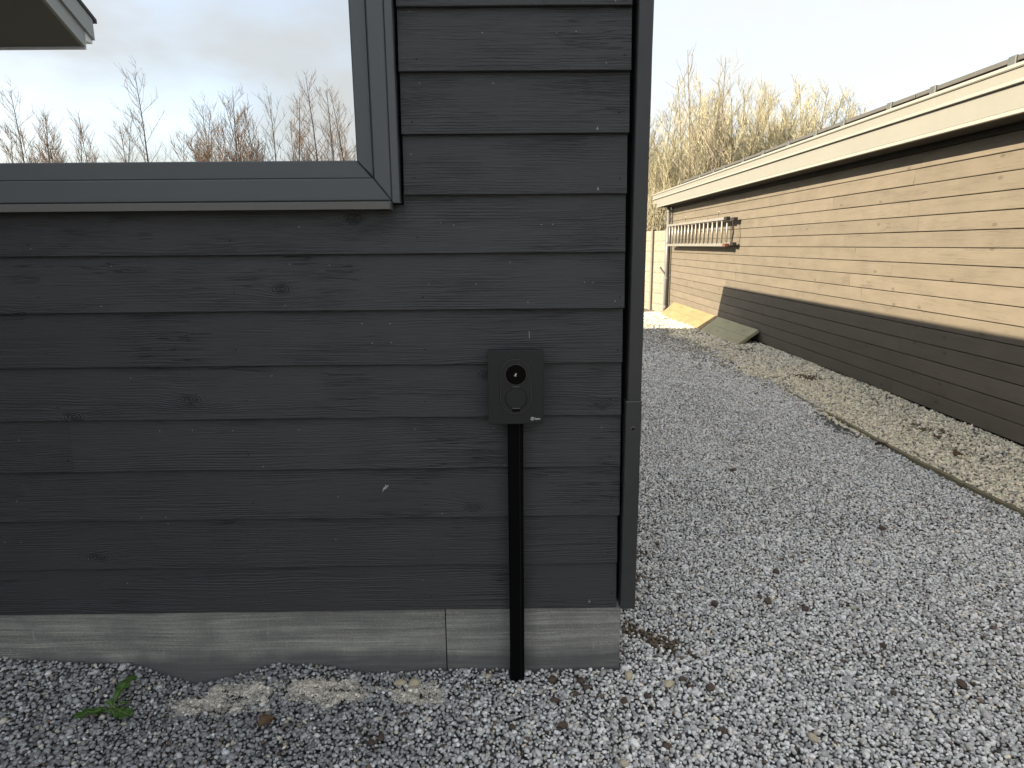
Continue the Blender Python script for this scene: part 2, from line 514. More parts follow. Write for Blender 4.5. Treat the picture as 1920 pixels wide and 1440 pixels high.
def ground_z(x, y):
    x = np.asarray(x, float); y = np.asarray(y, float)
    prof = np.interp(x, PL_X, PL_Z)
    base = np.interp(x, [-6, -2, -1, 0, 1, 6], [.05, .05, .022, .006, 0, 0])
    w = np.exp(-np.clip(2.12 - y, 0, None) / .16) * np.clip(1 - np.clip(y - 2.3, 0, None) / .6, 0, 1)
    z = base + (prof - base) * w
    z = z + np.interp(y, [2, 9, 17, 30], [0, 0, -.13, -.2])
    und = .008 * np.sin(x * 3.1 + 1.2 * np.sin(y * 1.7)) * np.sin(y * 2.3 + .7) + .004 * np.sin(x * 8.3 + y * 5.1) * np.sin(y * 7.2 - x * 3.)
    # the strip by the shed is a little hollow
    hol = np.exp(-((x - 3.45) / .28) ** 2) * .022
    return z + und - hol

def build_ground():
    dx = np.arange(-3.2, 4.6, .06); dy = np.arange(.4, 18, .09)
    gx = np.concatenate([[-600, -250, -100, -40, -18, -9, -5], dx, [5.5, 8, 14, 30, 80, 250, 600]])
    gy = np.concatenate([[-600, -250, -100, -50, -25, -12, -6, -3, -1.2], dy, [20, 26, 40, 80, 200, 600]])
    Xg, Yg = np.meshgrid(gx, gy, indexing='ij')
    Z = ground_z(Xg, Yg) - .012
    V = np.stack([Xg, Yg, Z], -1).reshape(-1, 3)
    ny = len(gy)
    Fc = [(i * ny + j, (i + 1) * ny + j, (i + 1) * ny + j + 1, i * ny + j + 1) for i in range(len(gx) - 1) for j in range(ny - 1)]
    o = mesh_obj('ground', V, Fc, M['ground'], origin=(0, 0, 0), smooth=True)
    tag(o, 'gravelled yard ground around the houses', kind='structure')
build_ground()

# ------------------------------------------------------------------ stones in bulk
PHI = (1 + 5 ** .5) / 2
ICO_V = np.array([(-1, PHI, 0), (1, PHI, 0), (-1, -PHI, 0), (1, -PHI, 0), (0, -1, PHI), (0, 1, PHI), (0, -1, -PHI), (0, 1, -PHI), (PHI, 0, -1), (PHI, 0, 1), (-PHI, 0, -1), (-PHI, 0, 1)], float) / math.sqrt(1 + PHI ** 2)
ICO_F = np.array([(0, 11, 5), (0, 5, 1), (0, 1, 7), (0, 7, 10), (0, 10, 11), (1, 5, 9), (5, 11, 4), (11, 10, 2), (10, 7, 6), (7, 1, 8), (3, 9, 4), (3, 4, 2), (3, 2, 6), (3, 6, 8), (3, 8, 9), (4, 9, 5), (2, 4, 11), (6, 2, 10), (8, 6, 7), (9, 8, 1)])

OCT_V = np.array([(1, 0, .15), (-1, 0, -.1), (0, 1, .1), (0, -1, -.15), (.15, .1, 1), (-.1, .1, -1)], float)
OCT_F = np.array([(0, 2, 4), (2, 1, 4), (1, 3, 4), (3, 0, 4), (2, 0, 5), (1, 2, 5), (3, 1, 5), (0, 3, 5)])
def stone_cloud(name, P, size, tint, mat, label, flat=(.5, .85), near=3.3):
    a = P[:, 1] < near
    va, fa, ca = stones(P[a], size[a], tint[a], flat, ICO_V, ICO_F)
    vb, fb, cb = stones(P[~a], size[~a] * 1.12, tint[~a], flat, OCT_V, OCT_F)
    V = np.concatenate([va, vb]); Fi = np.concatenate([fa, fb + len(va)]); cc = np.concatenate([ca, cb])
    me = bpy.data.meshes.new(name)
    me.vertices.add(len(V)); me.vertices.foreach_set('co', V.astype(np.float32).ravel())
    me.loops.add(Fi.size); me.loops.foreach_set('vertex_index', Fi.astype(np.int32).ravel())
    me.polygons.add(len(Fi)); me.polygons.foreach_set('loop_start', (np.arange(len(Fi)) * 3).astype(np.int32))
    me.update(calc_edges=True)
    at = me.attributes.new('tint', 'FLOAT_COLOR', 'POINT')
    at.data.foreach_set('color', cc.astype(np.float32).ravel())
    me.materials.append(mat)
    o = bpy.data.objects.new(name, me)
    COL.objects.link(o)
    tag(o, label, kind='stuff')
    return o

def stones(P, size, tint, flat, SV, SF):
    n = len(P); nv = len(SV)
    r = RNG
    sc3 = np.stack([r.uniform(.75, 1.3, n), r.uniform(.65, 1.0, n), r.uniform(flat[0], flat[1], n)], 1) * size[:, None]
    V = SV[None] * (1 + r.uniform(-.26, .2, (n, nv, 1))) * sc3[:, None, :]
    # tilt then spin
    ta = r.normal(0, .38, n); tb = r.normal(0, .38, n); rz = r.uniform(0, 2 * math.pi, n)
    def rot(V, a, i, j):
        c, s = np.cos(a)[:, None], np.sin(a)[:, None]
        vi = V[..., i] * c - V[..., j] * s
        vj = V[..., i] * s + V[..., j] * c
        V = V.copy(); V[..., i] = vi; V[..., j] = vj
        return V
    V = rot(rot(rot(V, ta, 1, 2), tb, 0, 2), rz, 0, 1)
    V = V + P[:, None, :]
    V = V.reshape(-1, 3)
    Fi = (SF[None] + (np.arange(n) * nv)[:, None, None]).reshape(-1, 3)
    cc = np.ones((n, nv, 4)); cc[..., :3] = tint[:, None, :]
    return V, Fi, cc.reshape(-1, 4)

def jgrid(x0, x1, y0, y1, s):
    nx, ny = max(1, int((x1 - x0) / s)), max(1, int((y1 - y0) / (s * .87)))
    i, j = np.meshgrid(np.arange(nx), np.arange(ny), indexing='ij')
    x = x0 + (i + .5 * (j % 2)) * s + RNG.uniform(-.42, .42, i.shape) * s
    y = y0 + j * s * .87 + RNG.uniform(-.42, .42, i.shape) * s
    return x.ravel(), y.ravel()

SAND = [(-.97, 1.985, .17, .085), (-.63, 2.005, .17, .065), (-.31, 1.99, .09, .055)]
def sand_mask(x, y):
    mk = np.zeros_like(x)
    for cx_, cy_, rx, ry in SAND:
        d = ((x - cx_) / rx) ** 2 + ((y - cy_) / ry) ** 2
        mk = np.maximum(mk, np.clip(1.1 - d, 0, 1))
    return mk

EDGE_X = lambda y: np.interp(y, [0, 3.49, 4.35, 5.7, 8.07, 17], [2.93, 2.935, 2.885, 2.92, 3.0, 3.1])

def grey_gravel():
    XY = []
    def zone(x0, x1, y0, y1, s, k=1.0):
        x, y = jgrid(x0, x1, y0, y1, s)
        XY.append((x, y, np.full(len(x), s * .60 * k)))
    zone(-2.3, 3.1, 1.25, 2.16, .0124)
    zone(.38, 3.1, 2.16, 3.3, .0128)
    zone(.38, 3.1, 3.3, 5.2, .0145)
    zone(.45, 3.2, 5.2, 8.2, .018)
    zone(.9, 3.9, 8.2, 16.6, .026)
    x = np.concatenate([q[0] for q in XY]); y = np.concatenate([q[1] for q in XY]); s = np.concatenate([q[2] for q in XY])
    n = len(x)
    vis = (x < .985 * y + .55) & (x > -1.02 * y - .45)
    vis &= ~((x < .40) & (y > 2.115))
    vis &= ~((y > 3) & (x < .17 * y - .35))
    wob = .10 * np.sin(y * 2.1) + .05 * np.sin(y * 5.3 + 1) + RNG.normal(0, .06, n)
    ex = EDGE_X(y)
    vis &= x < np.where(y < 5.0, ex + RNG.normal(-.02, .012, n), np.where(y < 8.2, ex + wob - .05, 3.95))
    vis &= ~((y > 8.2) & (x > XS + SK * y - .02))
    x, y, s = x[vis], y[vis], s[vis]
    n = len(x)
    s = s * np.exp(RNG.normal(0, .26, n))
    mk = sand_mask(x, y)
    keep = RNG.uniform(0, 1, n) > mk * .40
    x, y, s, mk = x[keep], y[keep], s[keep], mk[keep]
    n = len(x)
    z = ground_z(x, y) + RNG.uniform(-.005, .004, n) - mk * .006
    # left of the charger the stone tint is darker and bluer; right of it paler and warmer
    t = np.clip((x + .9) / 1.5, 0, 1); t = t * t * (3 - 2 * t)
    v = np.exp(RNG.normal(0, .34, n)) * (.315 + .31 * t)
    # dusty and damp drifts, wheel tracks along the drive
    low = np.sin(x * 1.9 + .8 * np.sin(y * 1.1)) * .5 + np.sin(y * 1.3 + x * .9 + 2) * .5
    track = np.exp(-((x - 1.15 - .06 * y) / .16) ** 2) + np.exp(-((x - 2.35 - .02 * y) / .16) ** 2)
    v = v * (1 + .20 * np.clip((y - 3.0) / 1.5, 0, 1)) * (1 + .10 * low + .10 * track * np.clip((y - 2.5) / 2, 0, 1))  # also brightened farther out, making up in colour for the far stones' self-shadow
    v = v * (1 - .42 * np.clip((y - 9) / 3, 0, 1))  # stone colour darkened at the far end to hold down direct sun
    v = np.clip(v, .05, .88)
    hue = RNG.normal(0, .014, (n, 3))
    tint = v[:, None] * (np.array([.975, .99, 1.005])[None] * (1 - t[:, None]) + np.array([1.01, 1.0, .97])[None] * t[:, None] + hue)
    u = RNG.uniform(0, 1, n)
    w_ = u < .014
    tint[w_] = np.array([.66, .62, .52]) * RNG.uniform(.7, 1.1, (w_.sum(), 1))
    b_ = (u > .014) & (u < .026)
    tint[b_] = np.array([.15, .105, .078]) * RNG.uniform(.6, 1.4, (b_.sum(), 1))
    y_ = (u > .03) & (u < .055)
    tint[y_] *= np.array([1.12, 1.0, .80])
    # dusty sand film on stones in the sandy spots; far end mixes with cream pebbles
    tint = tint * (1 - mk[:, None] * .75) + np.array([.46, .425, .355]) * RNG.uniform(.75, 1.15, (n, 1)) * mk[:, None] * .75
    fc = np.clip((y - 6.5) / 5, 0, .65) * np.clip((x - 1.9) / 1.2, 0, 1)
    pick = RNG.uniform(0, 1, n) < fc
    tint[pick] = np.array([.36, .325, .245]) * RNG.uniform(.45, 1.2, (pick.sum(), 1))
    # earth and moss caught along the house side
    dm = (x < .75) & (y > 2.2) & (y < 4.2) & (np.sin(y * 9) + np.sin(y * 23 + x * 20) + RNG.normal(0, .6, n) > 1.35) & (x < .60 + .12 * RNG.uniform(0, 1, n))
    tint[dm] = np.array([.15, .115, .08]) * RNG.uniform(.5, 1.5, (dm.sum(), 1))
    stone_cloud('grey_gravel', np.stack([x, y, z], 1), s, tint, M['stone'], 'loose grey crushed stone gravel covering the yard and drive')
    return n

def cream_gravel():
    X, Y = [], []
    for y0, y1, s in ((2.2, 6.2, .0225), (6.2, 9.5, .028), (9.5, 16.3, .038)):
        x, y = jgrid(2.85, 4.05, y0, y1, s); X.append(np.stack([x, y, np.full(len(x), s * .62)]))
    A = np.concatenate(X, 1)
    x, y, s = A
    n = len(x)
    wob = .10 * np.sin(y * 2.1) + .05 * np.sin(y * 5.3 + 1) + RNG.normal(0, .07, n)
    lo = np.where(y < 5.0, EDGE_X(y) + .035 + RNG.normal(0, .01, n), EDGE_X(y) + wob - .02)
    ok = (x > lo) & (x < XS + SK * y + .03) & (x < 1.0 * y + .9)
    x, y, s = x[ok], y[ok], s[ok]; n = len(x)
    s = s * np.exp(RNG.normal(0, .2, n))
    z = ground_z(x, y) + RNG.uniform(-.006, .006, n)
    v = np.clip(np.exp(RNG.normal(0, .24, n)) * .74, .18, .92)
    tint = v[:, None] * (np.array([1.06, .97, .76])[None] + RNG.normal(0, .03, (n, 3)))
    g = RNG.uniform(0, 1, n) < .06
    tint[g] = RNG.uniform(.15, .4, (g.sum(), 1)) * np.array([1., .98, .92])
    # dark leaf litter in the hollow by the wall
    lit = (np.sin(y * 2.7 + .4) + np.sin(y * 6.1 + x * 7) * .6 + RNG.normal(0, .5, n)) * np.exp(-((x - 3.5) / .22) ** 2) > 1.15
    tint[lit] = np.array([.15, .125, .08]) * RNG.uniform(.5, 1.8, (lit.sum(), 1))
    z[lit] -= .004
    stone_cloud('cream_gravel', np.stack([x, y, z], 1), s, tint, M['stone'], 'strip of cream pebbles along the foot of the brown shed', flat=(.6, .95))
    return n
n1 = grey_gravel()
n2 = cream_gravel()

def sand_patches():
    """spilled sand: drifts of fine grains lying between and over the stones"""
    n = 20000
    X, Y = [], []
    for cx_, cy_, rx, ry in SAND:
        m_ = int(n * rx * ry / sum(a[2] * a[3] for a in SAND))
        a = RNG.uniform(0, 2 * math.pi, m_); q = np.sqrt(RNG.uniform(0, 1, m_)) * (1.0 + .22 * np.sin(3 * a + cx_ * 9) + .15 * np.sin(7 * a))
        X.append(cx_ + q * rx * np.cos(a)); Y.append(cy_ + q * ry * np.sin(a))
    x, y = np.concatenate(X), np.concatenate(Y)
    lump = np.array([fbm(p * 14, q * 22, 2.) for p, q in zip(x, y)])
    ok = (y < 2.116) & (lump + RNG.normal(0, .22, len(x)) > -.02)
    x, y, lump = x[ok], y[ok], lump[ok]
    z = ground_z(x, y) - .003 + np.clip(lump, -.2, .6) * .012 + RNG.uniform(-.002, .003, len(x))
    s_ = .0030 * np.exp(RNG.normal(0, .4, len(x)))
    tint = np.array([.57, .535, .465])[None] * np.exp(RNG.normal(0, .22, (len(x), 1)))
    stone_cloud('sand', np.stack([x, y, z], 1), s_, tint, M['stone'], 'pale sand spilled between gravel stones along the concrete plinth')
sand_patches()

# ------------------------------------------------------------------ black house
house = empty('house', (-1.5, 2.12, 0), 'charcoal timber clad house with a large window and concrete plinth', 'house')
HX0, HX1, HY0, HY1, HZ = -4.4, .441, 2.10, 11.2, 2.54
mb = MB()
mb.box(HX0, .405, 2.150, HY1 - .02, .28, 1.60)
mb.box(-.395 + .075, .405, 2.150, HY1 - .02, 1.60, HZ - .04)
mb.box(HX0, -.320, 2.175, HY1 - .02, 1.60, HZ - .04)
mb.box(HX0, .39, 2.18, HY1 - .03, -.3, .28)
mb.build('wall_core', M['core'], house)
MB().bbox(HX0, HX1 + .006, 2.085, HY1, HZ - .036, HZ, .004).build('roof_edge', M['roof_felt'], house)
# gable side cladding (faces the drive)
for k in range(-2, 11):
    z0 = 2.036 - .1766 * k
    MB().bbox(.406, .428, 2.16, HY1 - .01, max(.28, z0 + .004), min(z0 + .172, HZ - .04), .003).build('side_board', M['charcoal'], house)

def board(x0, x1, zb, zt_, notch=None, seed=0, yb=2.100, lap=.017):
    """sloping weatherboard; its lower edge stands proud, slightly wavy along its length"""
    n = max(6, int((x1 - x0) / .10))
    L = []
    xv = [x0 + (x1 - x0) * i / n for i in range(n + 1)]
    if notch: xv = sorted(xv + [notch[0] - .0004, notch[0]])
    for x in xv:
        zt = notch[1] if notch and x >= notch[0] else zt_
        dz = .0012 * fbm(x * 2.3, seed * 3.7) + .0005 * fbm(x * 11., seed)
        dy = .0016 * fbm(x * 1.7, seed * 5.1, 4.)
        b = zb + dz
        c = .0022
        L.append([(x, yb + .022 + dy, b), (x, yb + c + dy, b), (x, yb + dy, b + c),
                  (x, yb + lap + dy, zt), (x, yb + lap + .02 + dy, zt)])
    mb = MB(); mb.loft([l[::-1] for l in L], True)
    return mb
XR = .379
kz = [2.036 - .1766 * k for k in range(-1, 11)]   # lower edges
kz[-1] = .277
for i, zb in enumerate(kz):
    zt = zb + .1766 + .012 if i < len(kz) - 1 else zb + .178 + .004
    if i == 0: zt = HZ - .04
    xr = XR + random.uniform(-.003, .003)
    if i < 4 and zb > 1.66:
        board(-.309 + random.uniform(-.001, .001), xr, zb, zt, seed=i).build('siding_board', M['charcoal'], house)
        if zb > 1.66: board(HX0, -3.28, zb, zt, seed=i + 40).build('siding_board', M['charcoal'], house)
    elif i == 4:
        board(HX0, xr, zb, 1.655, notch=(-.313, 1.695), seed=i).build('siding_board', M['charcoal'], house)
    elif abs(zb - .7998) < .01:
        board(HX0, -1.4475, zb, zt, seed=i).build('siding_board', M['charcoal'], house)
        board(-1.4462, xr, zb, zt, seed=i + 20).build('siding_board', M['charcoal'], house)
    else:
        board(HX0, xr, zb, zt, seed=i).build('siding_board', M['charcoal'], house)
board(-.309, XR, 2.036 + 2 * .1766, HZ - .04, seed=33).build('siding_board', M['charcoal'], house)

# nail heads sunk in the painted boards
for bd in [o for o in house.children if o.name.startswith('siding_board')]:
    co = np.array([v.co for v in bd.data.vertices]); org = np.array(wloc(house))
    lo, hi = co.min(0) + org, co.max(0) + org
    for xn in (-2.05, -1.47, -.86, -.268, .352):
        if lo[0] + .02 < xn < hi[0] - .01 and lo[2] > .2:
            xx, zz = xn + random.uniform(-.012, .012), lo[2] + .045 + random.uniform(-.012, .02)
            yy = 2.100 + .017 * (zz - lo[2]) / max(.05, hi[2] - lo[2]) - .0022
            mb = MB(); mb.add([(xx + .0023 * math.cos(a), yy, zz + .0019 * math.sin(a)) for a in [k * math.pi / 4 for k in range(8)]], [tuple(range(8))])
            mb.build('nail_head', M['core'], bd)

# corner post: upper length and thicker sleeve below
def post_piece(x0, x1, y0, y1, z0, z1, seed):
    n = 14; L = []
    for i in range(n + 1):
        z = z0 + (z1 - z0) * i / n
        a = .0011 * fbm(z * 4, seed); b = .0011 * fbm(z * 5, seed + 9)
        c = .003
        X0, X1 = x0 + a, x1 + b
        L.append([(X0, y0 + c, z), (X0 + c, y0, z), (X1 - c, y0, z), (X1, y0 + c, z), (X1, y1, z), (X0, y1, z)])
    mb = MB(); mb.loft(L, True); return mb
cp = post_piece(.3955, .4405, 2.092, 2.16, 1.020, HZ - .038, 1).build('corner_post', M['post'], house)
cs = post_piece(.3895, .4420, 2.0855, 2.165, .281, 1.026, 2).build('corner_post_sleeve', M['post'], house)
# torn rim and a screw hole on the sleeve
mb = MB(); cxh, czh = .4155, .935
for k in range(18):
    a0, a1 = 2 * math.pi * k / 18, 2 * math.pi * (k + 1) / 18
    ri, ro = .0042, .0066 + .0012 * math.sin(k * 2.7)
    y0, y1 = 2.0853, 2.0835
    V = [(cxh + math.cos(a) * r, y, czh + math.sin(a) * r) for a in (a0, a1) for r, y in ((ri, y1), (ro, y0))]
    mb.add(V, [(0, 1, 3, 2)])
mb.build('hole_rim', M['edge'], cs)
mb = MB(); mb.add([(cxh, 2.0850, czh)] + [(cxh + math.cos(2 * math.pi * k / 16) * .0043, 2.0846, czh + math.sin(2 * math.pi * k / 16) * .0043) for k in range(16)], [(0, 1 + (k + 1) % 16, 1 + k) for k in range(16)])
mb.build('screw_hole', M['black'], cs)
MB().bbox(.3885, .4425, 2.0838, 2.0875, 1.0235, 1.0275, .001).build('sleeve_rim', M['edge'], cs)
mb = MB(); mb.tube([(.4432, 2.0870, .985), (.4442, 2.0868, .94), (.4436, 2.0868, .90)], .0012, 5)
mb.build('loose_strip', M['mark'], cs)

# plinth panels
def plinth(x0, x1, seed):
    n = max(4, int((x1 - x0) / .08)); L = []
    for i in range(n + 1):
        x = x0 + (x1 - x0) * i / n
        d = .0008 * fbm(x * 5, seed)
        e = .004 if i in (0, n) else 0.
        L.append([(x, 2.17, -.28), (x, 2.120 + d + e, -.28), (x, 2.120 + d + e, .286), (x, 2.17, .286)][::-1])
    mb = MB(); mb.loft(L, True); return mb
plinth(-4.4, -2.02, 1).build('plinth_panel', M['plinth'], house)
plinth(-2.016, -.2285, 2).build('plinth_panel', M['plinth'], house)
plinth(-.2245, .399, 3).build('plinth_panel', M['plinth'], house)

# window: part with frame members, pane and sill as its pieces
WX0, WT = -3.22, 2.47
win = MB().box(WX0 + .01, -.352, 2.150, 2.170, 1.668, WT - .01).build('window', M['core'], house)
def rail(name, poly, y0, y1, b=.0035, mat='frame'):
    return MB().prism(poly, y0, y1, b).build(name, M[mat], win)
g = .0007
# outer frame (front y 2.083), mitred
rail('frame_rail', [(WX0, 1.666), (-.3460 - g, 1.666), (-.3985 - g, 1.7320), (WX0 + .06, 1.7320)], 2.083, 2.148)
rail('frame_rail', [(-.3460 + g, 1.6665), (-.3460 + g, WT), (-.3960, WT - .06), (-.3960, 1.7305)], 2.083, 2.148)
rail('frame_rail', [(WX0 + .06, WT - .062), (-.3980, WT - .062), (-.3480, WT - .001), (WX0, WT - .001)], 2.083, 2.148)
rail('frame_rail', [(WX0 - .0005, 1.668), (WX0 + .0585, 1.734), (WX0 + .0585, WT - .064), (WX0 - .0005, WT - .003)], 2.083, 2.148)
# sash (set back)
rail('sash_rail', [(WX0 + .06, 1.7325), (-.4010 - g, 1.7325), (-.4500 - g, 1.7860), (WX0 + .11, 1.7860)], 2.0965, 2.148)
rail('sash_rail', [(-.3985 + g, 1.7325), (-.3985 + g, WT - .0635), (-.4480, WT - .112), (-.4480, 1.7850)], 2.0965, 2.148)
rail('sash_rail', [(WX0 + .11, WT - .112), (-.4495, WT - .112), (-.4015, WT - .0645), (WX0 + .06, WT - .0645)], 2.0965, 2.148)
rail('sash_rail', [(WX0 + .0605, 1.7345), (WX0 + .109, 1.786), (WX0 + .109, WT - .114), (WX0 + .0605, WT - .066)], 2.0965, 2.148)
# side cover strip beside the frame
rail('cover_strip', [(-.3440, 1.6590), (-.3205, 1.6590), (-.3205, WT), (-.3440, WT)], 2.0835, 2.16, .002)
GLASS_Y = 2.115
MB().prism([(WX0 + .10, 1.776), (-.440, 1.776), (-.440, WT - .10), (WX0 + .10, WT - .10)], GLASS_Y, 2.138).build('pane', M['glass'], win)
mb = MB()
L = [[(x, 2.12, 1.6455), (x, 2.0585, 1.6395), (x, 2.0560, 1.6405), (x, 2.0560, 1.6612), (x, 2.0580, 1.6628), (x, 2.12, 1.6650)][::-1] for x in (WX0 - .02, -.3475)]
mb.loft(L, True); mb.build('sill', M['sill'], win)
MB().bbox(-.3472, -.3452, 2.0550, 2.11, 1.6378, 1.6640, .0006).build('sill_end_cap', M['sill'], win)

# pale marks and a few chalky smears on the boards
def mark(x, z, pts, y):
    mb = MB(); V = [(x + px, y, z + pz) for px, pz in pts]
    mb.add(V, [tuple(range(len(V)))])
    mb.build('paint_mark', M['mark'], house)
def yface(z):
    for zb in sorted(kz, reverse=True):
        if z >= zb: return 2.100 + .017 * (z - zb) / .19 - .0028
    return 2.097
star = [(-.004, -.006), (-.001, -.002), (.004, -.006), (.002, 0), (.005, .003), (.0015, .003), (0, .011), (-.001, .003), (-.005, .002), (-.002, 0)]
for (x, z, s_) in ((.283, .302, 1.), (.282, 1.872, .8), (.287, 1.697, .9), (.305, 2.055, .5), (-.2, 1.60, .35)):
    mark(x, z, [(p * s_, q * s_) for p, q in star], yface(z))
mark(-.413, .729, [(-.012, -.018), (-.006, -.006), (.004, .0), (.012, .011), (.009, .012), (.003, .009), (0.001, .016), (-.002, .006), (-.009, .001)], yface(.729))
mark(.0745, 1.247, [(-.0012, -.011), (.0012, -.011), (.0015, .010), (-.0010, .012)], yface(1.247))

# small withered leaf caught under the lowest board
def dry_leaf(x, y, z, s, rot, label, tilt=.3, curl=.5):
    N = 9; V = []; Fc = []
    for i in range(N + 1):
        t = i / N
        w = s * .36 * math.sin(math.pi * min(1, t * 1.02)) ** .7 * (1 + .25 * math.sin(i * 2.6))
        for j in (-1, -.5, 0, .5, 1):
            lx = (t - .5) * s; ly = j * w
            lz = curl * s * .35 * abs(j) ** 1.6 + .18 * s * math.sin(t * 3.5) + .03 * s * math.sin(i * 1.9 + j * 4)
            ca, sa = math.cos(rot), math.sin(rot)
            V.append((x + lx * ca - ly * sa, y + lx * sa + ly * ca, z + lz + tilt * ly))
    for i in range(N):
        for j in range(4):
            a = i * 5 + j
            Fc.append((a, a + 5, a + 6, a + 1))
    mb = MB(); mb.add(V, Fc)
    o = mb.build('dry_leaf', M['leaf_brown'], smooth=True)
    so = o.modifiers.new('thick', 'SOLIDIFY'); so.thickness = .0008
    tag(o, label, 'leaf', 'dry leaves on the ground')
    return o

# ------------------------------------------------------------------ wing of the house whose eave mirrors in the window
wing = empty('house_wing', (-6, 0, 0), 'grey house wing whose overhanging roof corner mirrors in the window', 'house')
ex, ey, ez = -3.496, 2 * GLASS_Y - 6.0, 3.183
sl = .478
ry_ = 1.2  # ridge raised so this unseen wing blocks sun from the front wall
rz_ = ez + sl * (ry_ - ey)
def roofsheet(mb, x0, x1, dz0, dz1, y_a=ey, y_b=ry_, back=True):
    za, zb = ez + sl * (y_a - ey), ez + sl * (y_b - ey)
    L = []
    for x in (x0, x1):
        L.append([(x, y_a, za + dz0), (x, y_b, zb + dz0), (x, 2 * y_b - y_a, za + dz0), (x, 2 * y_b - y_a, za + dz1), (x, y_b, zb + dz1), (x, y_a, za + dz1)])
    V = L[0] + L[1]
    mb.add(V, [(0, 1, 4, 5), (1, 2, 3, 4), (11, 10, 7, 6), (10, 9, 8, 7), (0, 6, 7, 1), (1, 7, 8, 2), (2, 8, 9, 3), (3, 9, 10, 4), (4, 10, 11, 5), (5, 11, 6, 0)])
mb = MB(); roofsheet(mb, -9, ex - .03, .004, .05); mb.build('soffit', M['wing_soffit'], wing)
mb = MB(); roofsheet(mb, -9, ex - .01, .052, .31, ey - .02); mb.build('roof', M['tile'], wing)
mb = MB(); roofsheet(mb, ex - .028, ex, .0, .135, ey - .01); mb.build('verge_board', M['wing_fascia'], wing)
mb = MB(); roofsheet(mb, ex - .028, ex + .022, .137, .30, ey - .115); mb.build('verge_trim', M['wing_fascia'], wing)
mb = MB(); roofsheet(mb, ex - .03, ex + .032, .302, .335, ey - .16); mb.build('verge_cap', M['tile'], wing)
MB().bbox(-9, ex - .002, ey - .022, ey - .0005, ez - .016, ez + .05, .003).build('ghost_strip', M['ghost_white'], wing)  # white strip added to imitate the double glazing's ghost reflection along the eave
MB().bbox(-9, ex - .002, ey - .12, ey - .024, ez + .055, ez + .13, .003).build('ghost_strip_upper', M['ghost_white'], wing)  # second added white strip for the same ghost reflection
mb = MB(); mb.box(-8.9, -4.45, ey + .45, 2.09, -.1, ez + .2)
mb.build('wing_wall', M['core'], wing)
for k in range(17):
    z0 = .25 + k * .1766
    MB().bbox(-4.45, -4.425, ey + .43, 2.07, z0, z0 + .172, .003).build('siding_board', M['charcoal'], wing)
    MB().bbox(-8.9, -4.45, ey + .425, ey + .449, z0, z0 + .172, .003).build('siding_board', M['charcoal'], wing)

# ------------------------------------------------------------------ wall charger
charger = empty('wall_charger', (.029, 2.10, .97), 'black wall mounted car charging box with round display and socket flap', 'charger')
BX, BZ = .0285, 1.0915
def rrect(cx_, cz_, hw, hh, r, n=8):
    P = []
    for (sx, sz, a0) in ((1, -1, -90), (1, 1, 0), (-1, 1, 90), (-1, -1, 180)):
        for i in range(n + 1):
            a = math.radians(a0 + 90 * i / n)
            P.append((cx_ + sx * (hw - r) + r * math.cos(a), cz_ + sz * (hh - r) + r * math.sin(a)))
    return P
def disc(cx_, cz_, r, n=48):
    return [(cx_ + r * math.cos(2 * math.pi * i / n), cz_ + r * math.sin(2 * math.pi * i / n)) for i in range(n)]
def layer(fn, lay):
    """fn(inset)->outline; lay: list of (inset, y) from front to back"""
    L = [[(p[0], y, p[1]) for p in fn(i)] for i, y in lay]
    mb = MB(); mb.loft(L, True); return mb
YF = 2.022
layer(lambda i: rrect(BX, BZ, .0880 - i, .1195 - i, max(.0075 - i, .001)), [(.0022, YF), (.0008, YF + .0005), (0, YF + .0022), (.0006, YF + .022), (.0022, YF + .024)]).build('front_cover', M['charger'], charger)
layer(lambda i: rrect(BX, BZ - .001, .0845 - i, .1150 - i, .010), [(0, YF + .0245), (.002, 2.085), (.006, 2.106)]).build('housing', M['charger2'], charger)
def ringmesh(fo, fi_, y0, y1):
    o_, i_ = fo, fi_
    n = len(o_)
    V = [(p[0], y1, p[1]) for p in o_] + [(p[0], y0, p[1]) for p in o_] + [(p[0], y0, p[1]) for p in i_] + [(p[0], y1, p[1]) for p in i_]
    Fc = []
    for k in range(3):
        for i in range(n):
            j = (i + 1) % n
            Fc.append((k * n + i, k * n + j, (k + 1) * n + j, (k + 1) * n + i))
    mb = MB(); mb.add(V, Fc); return mb
OZ = BZ + .003
ob = lambda i: rrect(BX, OZ, .0505 - i, .0895 - i, .0504 - i, 16)
ringmesh(ob(-.0012), ob(.0004), YF - .0003, YF + .001).build('panel_groove', M['gloss_black'], charger)
ringmesh(ob(.0004), ob(.0014), YF - .0010, YF + .001).build('panel_rim', M['edge'], charger)
pn = layer(ob, [(.0022, YF - .0012), (.0012, YF - .0004), (.0012, YF + .001)]).build('oval_panel', M['charger2'], charger)
DX, DZ = BX + .001, BZ + .0415
ds = layer(lambda i: disc(DX, DZ, .0322 - i), [(.001, YF - .0030), (0, YF - .0022), (0, YF)]).build('display', M['gloss_black'], charger)
ringmesh(disc(DX, DZ, .0338), disc(DX, DZ, .0323), YF - .0032, YF).build('display_ring', M['ring'], charger)
LX, LZ = BX + .001, BZ - .0360
ringmesh(disc(LX, LZ, .0345), disc(LX, LZ, .0333), YF - .0014, YF).build('flap_seam', M['gloss_black'], charger)
fl = layer(lambda i: disc(LX, LZ, .0333 - i), [(.0016, YF - .0040), (.0004, YF - .0034), (0, YF - .001)]).build('socket_flap', M['charger'], charger)
MB().bbox(LX - .0122, LX + .0122, YF - .0046, YF - .001, LZ + .0325, LZ + .0400, .0012).build('hinge', M['charger'], fl)
